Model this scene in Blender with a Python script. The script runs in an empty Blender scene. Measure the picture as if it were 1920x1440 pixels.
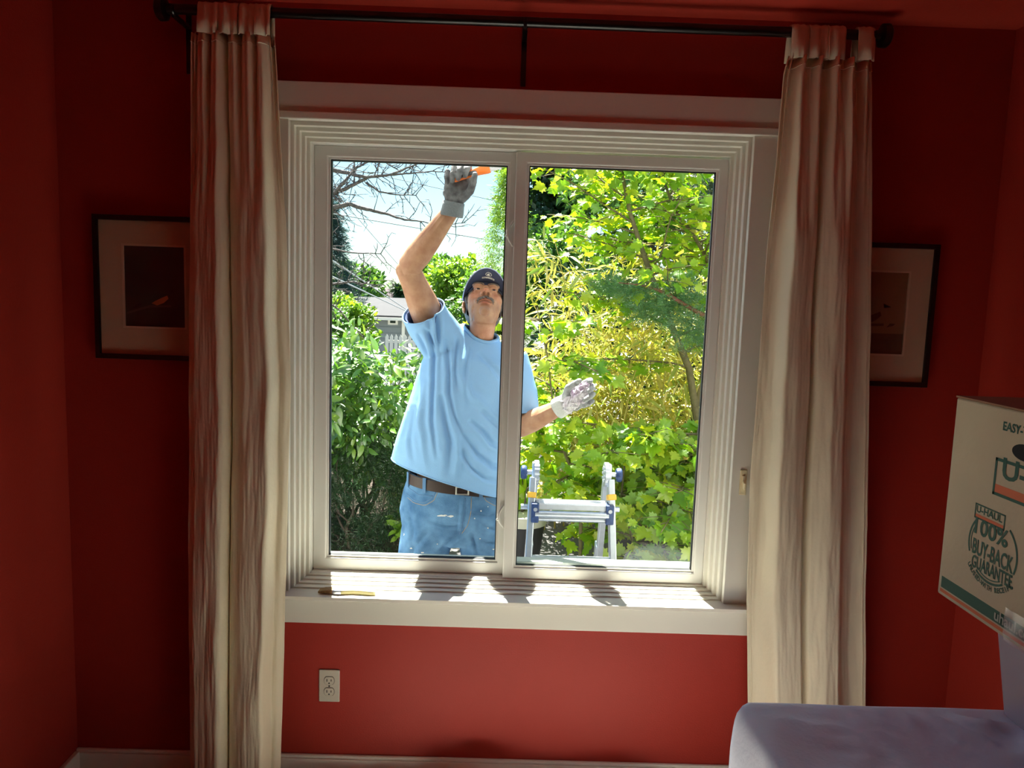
import bpy, bmesh, math, random
import numpy as np
from mathutils import Vector, Matrix, noise

COL = bpy.context.scene.collection
SC = bpy.context.scene
rnd = random.Random(7)
nprnd = np.random.default_rng(7)

# ------------------------------------------------------------------ camera
CAM_Y, CAM_Z, YAW, PITCH, ROLL, FPX = -2.4019, 1.6981, .0107, .1134, .0338, 1399.0
def _axes():
    cy, sy, cp, sp = math.cos(YAW), math.sin(YAW), math.cos(PITCH), math.sin(PITCH)
    fw = np.array([sy*cp, cy*cp, -sp]); r = np.array([cy, -sy, 0.0]); u = np.cross(r, fw)
    cr, sr = math.cos(ROLL), math.sin(ROLL)
    return cr*r+sr*u, -sr*r+cr*u, fw
RX, UX, FW = _axes(); CPOS = np.array([0, CAM_Y, CAM_Z])
def at(px, py, y):
    d = FW+RX*(px-960)/FPX-UX*(py-720)/FPX
    return Vector(CPOS+d*(y-CAM_Y)/d[1])
def atz(px, py, z):
    d = FW+RX*(px-960)/FPX-UX*(py-720)/FPX
    return Vector(CPOS+d*(z-CAM_Z)/d[2])
def atx(px, py, x):
    d = FW+RX*(px-960)/FPX-UX*(py-720)/FPX
    return Vector(CPOS+d*x/d[0])
def proj(P):
    d = np.asarray(P, float)-CPOS; w = d@FW
    return 960+FPX*(d@RX)/w, 720-FPX*(d@UX)/w, w

cam = bpy.data.cameras.new('camera'); camo = bpy.data.objects.new('camera', cam); COL.objects.link(camo)
cam.sensor_width = 36; cam.sensor_fit = 'HORIZONTAL'; cam.lens = 36*FPX/1920
cam.clip_start = .05; cam.clip_end = 400
M = Matrix.Identity(4)
for i in range(3):
    M[i][0], M[i][1], M[i][2], M[i][3] = RX[i], UX[i], -FW[i], CPOS[i]
camo.matrix_world = M
SC.camera = camo

# ------------------------------------------------------------------ sky, sun, exposure
SUN_DIR = Vector((-.12, .465, .877)).normalized()      # from the scene towards the sun
world = bpy.data.worlds.new('sky'); SC.world = world; world.use_nodes = True
nt = world.node_tree; nt.nodes.clear()
wo = nt.nodes.new('ShaderNodeOutputWorld'); bg = nt.nodes.new('ShaderNodeBackground')
sky = nt.nodes.new('ShaderNodeTexSky'); sky.sky_type = 'NISHITA'; sky.sun_disc = False
sky.sun_elevation = math.asin(SUN_DIR.z); sky.sun_rotation = math.atan2(SUN_DIR.x, SUN_DIR.y)
sky.air_density = 1.0; sky.dust_density = .4; sky.ozone_density = 1.0
tn = nt.nodes.new('ShaderNodeMix'); tn.data_type = 'RGBA'; tn.blend_type = 'MULTIPLY'; tn.inputs[0].default_value = 1; tn.inputs[7].default_value = (.80, 1.0, 1.0, 1)
nt.links.new(sky.outputs[0], tn.inputs[6]); nt.links.new(tn.outputs[2], bg.inputs[0]); nt.links.new(bg.outputs[0], wo.inputs[0])
bg.inputs[1].default_value = .06
sun = bpy.data.lights.new('sun', 'SUN'); suno = bpy.data.objects.new('sun', sun); COL.objects.link(suno)
sun.energy = 9.0; sun.angle = math.radians(.6); sun.color = (1, .96, .86)
suno.rotation_euler = (-SUN_DIR).to_track_quat('-Z', 'Y').to_euler()
suno.location = (-2, 7, 18)
SC.view_settings.view_transform = 'Standard'; SC.view_settings.look = 'None'
SC.view_settings.exposure = 1.95; SC.view_settings.gamma = 1.0; SC.view_settings.use_curve_mapping = False
cy = SC.cycles
cy.max_bounces = 14; cy.diffuse_bounces = 8; cy.glossy_bounces = 4; cy.transmission_bounces = 8; cy.transparent_max_bounces = 24
cy.caustics_reflective = True; cy.blur_glossy = 1.0; cy.sample_clamp_indirect = 6.0
cy.use_denoising = True

# ------------------------------------------------------------------ materials
def lin(c):
    out = []
    for v in c[:3]:
        v = v/255
        out.append(v/12.92 if v <= .04045 else ((v+.055)/1.055)**2.4)
    return tuple(out)+(1,)
def mat(name, c, rough=.6, var=0, vscale=8, bump=0, bscale=60, metal=0, spec=.5, c2=None, coat=0, stretch=None, detail=4, subsurf=0):
    m = bpy.data.materials.new(name); m.use_nodes = True
    n = m.node_tree.nodes; l = m.node_tree.links; b = n['Principled BSDF']
    c = lin(c)
    b.inputs['Base Color'].default_value = c; b.inputs['Roughness'].default_value = rough
    b.inputs['Metallic'].default_value = metal; b.inputs['Specular IOR Level'].default_value = spec
    if coat: b.inputs['Coat Weight'].default_value = coat
    if subsurf:
        b.inputs['Subsurface Weight'].default_value = subsurf; b.inputs['Subsurface Radius'].default_value = (.012, .005, .003); b.inputs['Subsurface Scale'].default_value = 1
    if var or bump:
        tc = n.new('ShaderNodeTexCoord'); mp = n.new('ShaderNodeMapping'); l.new(tc.outputs['Object'], mp.inputs[0])
        if stretch: mp.inputs['Scale'].default_value = stretch
    if var:
        t = n.new('ShaderNodeTexNoise'); t.inputs['Scale'].default_value = vscale; t.inputs['Detail'].default_value = detail
        l.new(mp.outputs[0], t.inputs[0])
        r = n.new('ShaderNodeValToRGB'); l.new(t.outputs['Fac'], r.inputs[0])
        d = lin(c2) if c2 else tuple(v*(1-var) for v in c[:3])+(1,)
        r.color_ramp.elements[0].position = .3; r.color_ramp.elements[1].position = .7
        r.color_ramp.elements[0].color = d; r.color_ramp.elements[1].color = c
        l.new(r.outputs[0], b.inputs['Base Color'])
    if bump:
        t2 = n.new('ShaderNodeTexNoise'); t2.inputs['Scale'].default_value = bscale; t2.inputs['Detail'].default_value = 3
        l.new(mp.outputs[0], t2.inputs[0])
        bu = n.new('ShaderNodeBump'); bu.inputs['Strength'].default_value = bump; bu.inputs['Distance'].default_value = .01
        l.new(t2.outputs['Fac'], bu.inputs['Height']); l.new(bu.outputs[0], b.inputs['Normal'])
    return m
def leaf_mat(name, cols, trans=.45, gloss=.08, rough=.35, tint=(1.25, 1.15, .35)):
    m = bpy.data.materials.new(name); m.use_nodes = True
    n = m.node_tree.nodes; l = m.node_tree.links; n.clear()
    out = n.new('ShaderNodeOutputMaterial')
    ge = n.new('ShaderNodeNewGeometry'); oi = n.new('ShaderNodeObjectInfo')
    ad = n.new('ShaderNodeMath'); ad.operation = 'ADD'; fr = n.new('ShaderNodeMath'); fr.operation = 'FRACT'
    l.new(ge.outputs['Random Per Island'], ad.inputs[0]); l.new(oi.outputs['Random'], ad.inputs[1]); l.new(ad.outputs[0], fr.inputs[0])
    ra = n.new('ShaderNodeValToRGB'); l.new(fr.outputs[0], ra.inputs[0])
    els = ra.color_ramp.elements
    while len(els) < len(cols): els.new(.5)
    for i, c in enumerate(cols):
        els[i].position = i/(len(cols)-1); els[i].color = lin(c)
    d = n.new('ShaderNodeBsdfDiffuse'); l.new(ra.outputs[0], d.inputs[0])
    t = n.new('ShaderNodeBsdfTranslucent')
    mu = n.new('ShaderNodeMix'); mu.data_type = 'RGBA'; mu.blend_type = 'MULTIPLY'; mu.inputs[0].default_value = 1
    l.new(ra.outputs[0], mu.inputs[6]); mu.inputs[7].default_value = tint+(1,); l.new(mu.outputs[2], t.inputs[0])
    mx = n.new('ShaderNodeMixShader'); mx.inputs[0].default_value = trans
    l.new(d.outputs[0], mx.inputs[1]); l.new(t.outputs[0], mx.inputs[2])
    g = n.new('ShaderNodeBsdfGlossy'); g.inputs['Roughness'].default_value = rough
    m2 = n.new('ShaderNodeMixShader'); m2.inputs[0].default_value = gloss
    l.new(mx.outputs[0], m2.inputs[1]); l.new(g.outputs[0], m2.inputs[2]); l.new(m2.outputs[0], out.inputs[0])
    return m
def glass_mat(name, tint=(1, 1, 1), ior=1.5, rough=0.0, haze=0):
    m = bpy.data.materials.new(name); m.use_nodes = True
    n = m.node_tree.nodes; l = m.node_tree.links; n.clear()
    out = n.new('ShaderNodeOutputMaterial'); tr = n.new('ShaderNodeBsdfTransparent'); gl = n.new('ShaderNodeBsdfGlossy')
    tr.inputs[0].default_value = tint+(1,); gl.inputs['Roughness'].default_value = rough
    f = n.new('ShaderNodeFresnel'); ge = n.new('ShaderNodeNewGeometry'); io = n.new('ShaderNodeMix')   # same Fresnel curve on both faces of the sheet
    io.inputs[2].default_value = ior; io.inputs[3].default_value = 1/ior
    l.new(ge.outputs['Backfacing'], io.inputs[0]); l.new(io.outputs[0], f.inputs[0])
    mx = n.new('ShaderNodeMixShader'); l.new(f.outputs[0], mx.inputs[0]); l.new(tr.outputs[0], mx.inputs[1]); l.new(gl.outputs[0], mx.inputs[2])
    last = mx
    if haze:
        di = n.new('ShaderNodeBsdfDiffuse'); di.inputs[0].default_value = (.75, .72, .8, 1)
        m2 = n.new('ShaderNodeMixShader'); m2.inputs[0].default_value = haze
        l.new(mx.outputs[0], m2.inputs[1]); l.new(di.outputs[0], m2.inputs[2]); last = m2
    l.new(last.outputs[0], out.inputs[0])
    return m

# ------------------------------------------------------------------ mesh helpers
class MB:
    def __init__(s): s.v = []; s.f = []
    def add(s, vs, fs):
        o = len(s.v); s.v += [Vector(v) for v in vs]; s.f += [tuple(i+o for i in f) for f in fs]; return s
    def box(s, a, b, rot=None, c=None):
        x0, y0, z0 = a; x1, y1, z1 = b
        vs = [Vector(p) for p in ((x0,y0,z0),(x1,y0,z0),(x1,y1,z0),(x0,y1,z0),(x0,y0,z1),(x1,y0,z1),(x1,y1,z1),(x0,y1,z1))]
        if rot is not None:
            c = Vector(c if c is not None else ((x0+x1)/2, (y0+y1)/2, (z0+z1)/2)); vs = [c+rot@(v-c) for v in vs]
        return s.add(vs, [(0,3,2,1),(4,5,6,7),(0,1,5,4),(1,2,6,5),(2,3,7,6),(3,0,4,7)])
    def ring(s, x0, x1, z0, z1, X0, X1, Z0, Z1, ya, yb):
        """picture-frame ring in the xz plane: inner opening x0..x1,z0..z1, outer X.., from y=ya to yb"""
        i = [(x0,z0),(x1,z0),(x1,z1),(x0,z1)]; o = [(X0,Z0),(X1,Z0),(X1,Z1),(X0,Z1)]
        vs = [(p[0],ya,p[1]) for p in i]+[(p[0],ya,p[1]) for p in o]+[(p[0],yb,p[1]) for p in i]+[(p[0],yb,p[1]) for p in o]
        fs = []
        for k in range(4):
            n = (k+1) % 4
            fs += [(k,n,4+n,4+k)[::-1], (8+k,8+n,12+n,12+k), (k,n,8+n,8+k), (4+k,4+n,12+n,12+k)[::-1]]
        return s.add(vs, fs)
    def tube(s, pts, rad, n=8, caps=True, up=None, flat=1.0):
        pts = [Vector(p) for p in pts]
        if not hasattr(rad, '__len__'): rad = [rad]*len(pts)
        o = len(s.v); prev = None
        for i, p in enumerate(pts):
            d = (pts[min(i+1, len(pts)-1)]-pts[max(i-1, 0)])
            if d.length < 1e-9: d = Vector((0,0,1))
            d.normalize()
            if prev is None:
                ref = Vector(up) if up else (Vector((0,0,1)) if abs(d.z) < .9 else Vector((1,0,0)))
                a = d.cross(ref).normalized()
            else:
                a = prev-d*prev.dot(d)
                a = a.normalized() if a.length > 1e-6 else d.orthogonal().normalized()
            prev = a; b = d.cross(a)
            for k in range(n):
                t = 2*math.pi*k/n
                s.v.append(p+a*(math.cos(t)*rad[i])+b*(math.sin(t)*rad[i]*flat))
        for i in range(len(pts)-1):
            for k in range(n):
                k2 = (k+1) % n
                s.f.append((o+i*n+k, o+i*n+k2, o+(i+1)*n+k2, o+(i+1)*n+k))
        if caps:
            s.f.append(tuple(o+k for k in range(n))[::-1]); s.f.append(tuple(o+(len(pts)-1)*n+k for k in range(n)))
        return s
    def loft(s, rings, caps=True):
        """rings: lists of equal-length point lists"""
        o = len(s.v); n = len(rings[0])
        for r in rings: s.v += [Vector(p) for p in r]
        for i in range(len(rings)-1):
            for k in range(n):
                k2 = (k+1) % n
                s.f.append((o+i*n+k, o+i*n+k2, o+(i+1)*n+k2, o+(i+1)*n+k))
        if caps:
            s.f.append(tuple(o+k for k in range(n))[::-1]); s.f.append(tuple(o+(len(rings)-1)*n+k for k in range(n)))
        return s
    def ell(s, c, r, rot=None, nu=20, nv=12):
        c = Vector(c); o = len(s.v)
        def P(u, v):
            p = Vector((r[0]*math.cos(u)*math.sin(v), r[1]*math.sin(u)*math.sin(v), r[2]*math.cos(v)))
            return c+(rot@p if rot is not None else p)
        s.v.append(P(0, 0))
        for j in range(1, nv):
            for i in range(nu): s.v.append(P(2*math.pi*i/nu, math.pi*j/nv))
        s.v.append(P(0, math.pi))
        for i in range(nu):
            i2 = (i+1) % nu
            s.f.append((o, o+1+i, o+1+i2))
            for j in range(nv-2):
                a = o+1+j*nu
                s.f.append((a+i, a+nu+i, a+nu+i2, a+i2))
            a = o+1+(nv-2)*nu
            s.f.append((a+i, o+1+(nv-1)*nu, a+i2))
        return s
    def cap(s, a, b, ra, rb, n=12):
        """capsule-like tapered bone"""
        a = Vector(a); b = Vector(b); d = b-a; L = d.length; d = d/L if L > 1e-9 else Vector((0,0,1))
        pts = []; rr = []
        for k in range(4):
            t = (k/3.5)*math.pi/2; pts.append(a-d*ra*math.cos(t)); rr.append(max(ra*math.sin(t), ra*.06))
        pts += [a, b]; rr += [ra, rb]
        for k in range(3, -1, -1):
            t = (k/3.5)*math.pi/2; pts.append(b+d*rb*math.cos(t)); rr.append(max(rb*math.sin(t), rb*.06))
        return s.tube(pts, rr, n)
    def sheet(s, grid, closed=False):
        """grid[i][j] points"""
        o = len(s.v); m = len(grid[0])
        for r in grid: s.v += [Vector(p) for p in r]
        for i in range(len(grid)-1):
            for j in range(m-1):
                s.f.append((o+i*m+j, o+i*m+j+1, o+(i+1)*m+j+1, o+(i+1)*m+j))
        return s
    def prism(s, poly, d):
        """poly: 3d points, extruded by vector d"""
        poly = [Vector(p) for p in poly]; d = Vector(d); n = len(poly); o = len(s.v)
        s.v += poly+[p+d for p in poly]
        s.f.append(tuple(o+k for k in range(n))[::-1]); s.f.append(tuple(o+n+k for k in range(n)))
        for k in range(n):
            k2 = (k+1) % n; s.f.append((o+k, o+k2, o+n+k2, o+n+k))
        return s
    def mesh(s, name, org=Vector((0,0,0))):
        me = bpy.data.meshes.new(name); me.from_pydata([tuple(v-org) for v in s.v], [], s.f); me.update()
        return me
    def build(s, name, m, parent=None, smooth=False, bevel=0, seg=2, solid=0, fixn=False, org=None):
        org = org_of(parent) if parent is not None else (Vector(org) if org is not None else Vector((0,0,0)))
        me = s.mesh(name, org)
        if fixn:
            bm = bmesh.new(); bm.from_mesh(me); bmesh.ops.recalc_face_normals(bm, faces=bm.faces); bm.to_mesh(me); bm.free()
        return link(name, me, m, parent, smooth, bevel, seg, solid, org)
ORG = {}
def org_of(o): return ORG.get(o.name, Vector((0,0,0)))
def link(name, me, m, parent=None, smooth=False, bevel=0, seg=2, solid=0, org=Vector((0,0,0))):
    o = bpy.data.objects.new(name, me); COL.objects.link(o)
    if m is not None and not me.materials: me.materials.append(m)
    if parent is not None: o.parent = parent
    else: o.location = org
    ORG[o.name] = Vector(org)
    if smooth is True: me.shade_smooth()
    elif smooth: 
        me.shade_smooth(); me.set_sharp_from_angle(angle=math.radians(smooth))
    if solid:
        md = o.modifiers.new('thick', 'SOLIDIFY'); md.thickness = solid; md.offset = 0
    if bevel:
        md = o.modifiers.new('edge', 'BEVEL'); md.width = bevel; md.segments = seg; md.limit_method = 'ANGLE'; md.angle_limit = math.radians(40)
    return o
def thing(name, label, cat, loc=(0,0,0), group=None, kind=None):
    o = bpy.data.objects.new(name, None); COL.objects.link(o); o.location = loc; o.empty_display_size = .05
    ORG[o.name] = Vector(loc)
    return tag(o, label, cat, group, kind)
def tag(o, label=None, cat=None, group=None, kind=None):
    if label: o['label'] = label
    if cat: o['category'] = cat
    if group: o['group'] = group
    if kind: o['kind'] = kind
    return o
def structure(o): o['kind'] = 'structure'; return o
def struct_empty(name, loc=(0,0,0)):
    o = bpy.data.objects.new(name, None); COL.objects.link(o); o.location = loc; ORG[o.name] = Vector(loc); o['kind'] = 'structure'; return o
def evaluated(o):
    dg = bpy.context.evaluated_depsgraph_get(); dg.update()
    me = bpy.data.meshes.new_from_object(o.evaluated_get(dg)); return me
def fuse(mb, voxel, smooth=2, factor=.5):
    """one continuous surface from overlapping closed pieces"""
    me = mb.mesh('tmp'); bm = bmesh.new(); bm.from_mesh(me); bmesh.ops.recalc_face_normals(bm, faces=bm.faces); bm.to_mesh(me); bm.free()
    o = bpy.data.objects.new('tmp', me); COL.objects.link(o)
    r = o.modifiers.new('r', 'REMESH'); r.mode = 'VOXEL'; r.voxel_size = voxel; r.adaptivity = 0
    if smooth:
        q = o.modifiers.new('s', 'SMOOTH'); q.iterations = smooth; q.factor = factor
    out = evaluated(o)
    bpy.data.objects.remove(o); bpy.data.meshes.remove(me)
    return out
def co(me):
    a = np.empty(len(me.vertices)*3, np.float32); me.vertices.foreach_get('co', a); return a.reshape(-1, 3).astype(float)
def normals(me):
    a = np.empty(len(me.vertices)*3, np.float32); me.vertex_normals.foreach_get('vector', a); return a.reshape(-1, 3).astype(float)
def setco(me, a):
    me.vertices.foreach_set('co', a.astype(np.float32).ravel()); me.update()
def text_mesh(body, size, extrude=.0004, align='CENTER', space=1.0, bold=0):
    c = bpy.data.curves.new('txt', 'FONT'); c.body = body; c.size = size; c.extrude = extrude; c.align_x = align; c.align_y = 'CENTER'; c.space_character = space
    c.resolution_u = 3; c.offset = bold*size
    o = bpy.data.objects.new('txt', c); COL.objects.link(o); me = evaluated(o); bpy.data.objects.remove(o); bpy.data.curves.remove(c)
    return me
# ------------------------------------------------------------------ room shell
XL, XR, YB, ZC = -1.415, 1.545, -6.6, 2.575
m_red = mat('red_paint', (172, 50, 38), .55, var=.08, vscale=3, bump=.12, bscale=240, spec=.35)
m_ceil = mat('red_ceiling_paint', (186, 54, 38), .7, bump=.1, bscale=200)
m_white = mat('white_trim_paint', (234, 232, 220), .38, var=.04, vscale=5)
m_vinyl = mat('white_vinyl', (232, 232, 226), .32)
m_black = mat('black_metal', (13, 12, 12), .28, spec=.6)
m_gasket = mat('dark_gasket', (22, 26, 28), .6)
m_floor = mat('oak_floor', (128, 92, 62), .45, var=.25, vscale=3, stretch=(1, 9, 1))
m_siding = mat('pale_siding_paint', (214, 212, 204), .6)
m_asphalt = mat('grey_asphalt', (98, 96, 95), .9, var=.2, vscale=40, bump=.4, bscale=150)

WX0, WX1, WZ0, WZ1 = -.72, .79, .693, 2.232        # rough opening
b = MB()
b.box((XL-.12, 0, 0), (WX0, .14, ZC)); b.box((WX1, 0, 0), (XR+.12, .14, ZC))
b.box((WX0, 0, 0), (WX1, .14, WZ0)); b.box((WX0, 0, WZ1), (WX1, .14, ZC))
structure(b.build('wall_back', m_red))
structure(MB().box((XL-.12, YB, 0), (XL, 0, ZC)).build('wall_left', m_red))
structure(MB().box((XR, YB, 0), (XR+.12, 0, ZC)).build('wall_right', m_red))
structure(MB().box((XL-.12, YB-.12, 0), (XR+.12, YB, ZC)).build('wall_front', m_red))
structure(MB().box((XL-.12, YB-.12, ZC), (XR+.12, .14, ZC+.12)).build('ceiling', m_ceil))
fl = struct_empty('floor')
structure(MB().box((XL-.12, YB-.12, -.12), (XR+.12, .14, -.012)).build('subfloor', m_floor, fl))
pl = None
x = XL
while x < XR:
    w = min(.118, XR-x)
    k = MB().box((x+.0008, YB, -.012), (x+w-.0008, 0, 0)).build('plank', m_floor, fl, bevel=.0015, seg=1)
    x += .12
b = MB()                                             # outer cladding of the house wall, with the window hole
for z in np.arange(-.1, 2.8, .15):
    for (xa, xb) in ((-4.5, WX0-.09), (WX1+.09, 4.5)) if WZ0-.24 < z < WZ1+.09 else ((-4.5, 4.5),):
        b.add([(xa,.14,z),(xb,.14,z),(xb,.165,z),(xa,.165,z),(xa,.14,z+.152),(xb,.14,z+.152),(xb,.148,z+.152),(xa,.148,z+.152)],
              [(0,3,2,1),(4,5,6,7),(0,1,5,4),(1,2,6,5),(2,3,7,6),(3,0,4,7)])
o = b.build('wall_exterior', m_siding); structure(o)
bb = struct_empty('baseboard_back')
MB().box((XL, -.016, 0), (XR, 0, .118)).build('baseboard_board', m_white, bb, bevel=.002)
MB().box((XL, -.012, .118), (XR, 0, .13)).build('baseboard_cap', m_white, bb, bevel=.004)
structure(MB().box((XL, YB, 0), (XL+.016, -.016, .125)).build('baseboard_left', m_white, bevel=.003))
structure(MB().box((XR-.016, YB, 0), (XR, -.016, .125)).build('baseboard_right', m_white, bevel=.003))

# ------------------------------------------------------------------ window
win = struct_empty('window_1')
CX0, CX1, CZ0, CZ1 = -.690, .752, .714, 2.226        # inner edge of the casing
MB().box((CX0-.105, -.022, CZ0), (CX0, 0, CZ1)).build('casing_board', m_white, win, bevel=.002)
MB().box((CX1, -.022, CZ0), (CX1+.105, 0, CZ1)).build('casing_board', m_white, win, bevel=.002)
MB().box((CX0-.12, -.024, CZ1+.008), (CX1+.12, 0, 2.339)).build('head_casing', m_white, win, bevel=.002)
MB().box((CX0-.125, -.031, CZ1), (CX1+.125, 0, CZ1+.024)).build('casing_bead', m_white, win, bevel=.003)
b = MB()                                             # stool with a slightly chipped front edge
top = []; n = 60
for i in range(n+1):
    xx = CX0-.12+(CX1-CX0+.24)*i/n
    top.append((xx, -.066+.002*noise.noise((xx*14, 3, 0))+.0015*noise.noise((xx*50, 1, 0))))
grid = [[(p[0], .084, .714) for p in top], [(p[0], p[1], .714) for p in top], [(p[0], p[1]+.001, .703+.003*noise.noise((p[0]*30, 5, 2))) for p in top], [(p[0], p[1]+.018, .694) for p in top], [(p[0], .084, .694) for p in top]]
b.sheet(grid)
b.build('sill_board', m_white, win)
MB().box((CX0-.105, -.02, .604), (CX1+.105, 0, .695)).build('apron_board', m_white, win, bevel=.002)
d = (.0105, .024)
for k in range(4):
    x0, x1, z1 = CX0+d[0]*(k+1), CX1-d[0]*(k+1), CZ1-.0118*(k+1)
    z0 = CZ0+.0055*(k+1)
    ya = .004+d[1]*k
    MB().ring(x0, x1, z0, z1, CX0-.03, CX1+.03, .70, CZ1+.006, ya-.0, .092).build('jamb_step', m_white, win, bevel=.0015)
FX0, FX1, FZ0, FZ1 = -.6465, .7095, .7375, 2.178
MB().ring(FX0, FX1, FZ0, FZ1, WX0, WX1, WZ0, WZ1, .088, .165).build('window_frame', m_vinyl, win, bevel=.002)
def sash(name, X0, X1, Z0, Z1, x0, x1, z0, z1, ya, yb, lead):
    s = MB().ring(x0, x1, z0, z1, X0, X1, Z0, Z1, ya, yb).build(name, m_vinyl, win, bevel=.004)
    e = .007
    MB().ring(x0+e, x1-e, z0+e, z1-e, x0-.002, x1+.002, z0-.002, z1+.002, ya+.006, yb-.004).build('glazing_bead', m_vinyl, s, bevel=.0015)
    g = .0035
    MB().ring(x0+e+g, x1-e-g, z0+e+g*.4, z1-e-g, x0+e-.001, x1-e+.001, z0+e-.001, z1-e+.001, ya+.010, yb-.006).build('gasket', m_gasket, s)
    MB().box((x0-.003, yb-.012, z0-.003), (x1+.003, yb-.008, z1+.003)).build('pane', m_glass, s)
    return s
m_glass = glass_mat('window_glass', (.985, .995, .99))
sl = sash('sash', FX0, .034, FZ0, FZ1, -.601, -.004, .782, 2.142, .118, .152, 0)
sr = sash('sash', .016, FX1, FZ0-.001, FZ1-.004, .053, .678, .776, 2.139, .088, .117, 0)
def arc_handle(zc):
    b = MB(); pts = [(.014-.019*math.sin(t*math.pi), .112-.012*math.sin(t*math.pi), zc+.041-.082*t) for t in np.linspace(0, 1, 13)]
    b.tube(pts, [.003+.0015*math.sin(t*math.pi) for t in np.linspace(0, 1, 13)], 8)
    b.tube([(.014-.018, .104, zc-.006), (.014-.024, .098, zc-.011)], .004, 8)
    b.build('sash_latch', m_vinyl, sl, smooth=True)
arc_handle(at(961, 438, .11).z); arc_handle(at(945, 968, .11).z)
# sloped sill and brick mould outside
MB().add([(WX0-.09,.15,.70),(WX1+.09,.15,.70),(WX1+.09,.27,.70),(WX0-.09,.27,.70),(WX0-.09,.153,.776),(WX1+.09,.153,.776),(WX1+.09,.27,.752),(WX0-.09,.27,.752)],
         [(0,3,2,1),(4,5,6,7),(0,1,5,4),(1,2,6,5),(2,3,7,6),(3,0,4,7)]).build('outer_sill', mat('grey_green_paint', (150, 158, 150), .6), win, bevel=.003)
MB().ring(WX0, WX1, .70, WZ1, WX0-.1, WX1+.1, .64, WZ1+.1, .14, .18).build('outer_casing', m_siding, win)

# ------------------------------------------------------------------ curtain rod and curtains
RY, RZ = -.10, 2.508
rod = thing('curtain_rod', 'long black metal curtain rod with end knobs mounted above the window', 'curtain rod', (.02, RY, RZ))
b = MB(); b.tube([(-1.02, RY, RZ), (1.075, RY, RZ)], .0145, 20); b.build('pole', m_black, rod, smooth=40)
for sx, xx in ((-1, -1.02), (1, 1.075)):
    b = MB(); prof = [(0, .0145), (.002, .024), (.006, .033), (.024, .034), (.030, .028), (.033, .010)]
    b.tube([(xx+sx*p[0], RY, RZ) for p in prof], [p[1] for p in prof], 20); b.build('finial', m_black, rod, smooth=50)
for xx in (-1.0, .028, 1.055):
    b = MB()
    b.box((xx-.008, -.004, RZ-.155), (xx+.008, 0, RZ+.03)); b.box((xx-.007, RY-.004, RZ-.024), (xx+.007, -.002, RZ-.015))
    b.tube([(xx, RY+.0175*math.cos(t), RZ+.0175*math.sin(t)) for t in np.linspace(math.pi*.1, -math.pi*1.1, 14)], .005, 8)
    b.build('bracket', m_black, rod, smooth=40)

m_curt = mat('cream_cotton', (244, 235, 208), .85, var=.05, vscale=10, bump=.10, bscale=70, stretch=(1.6, 1.6, 1), spec=.15)
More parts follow.
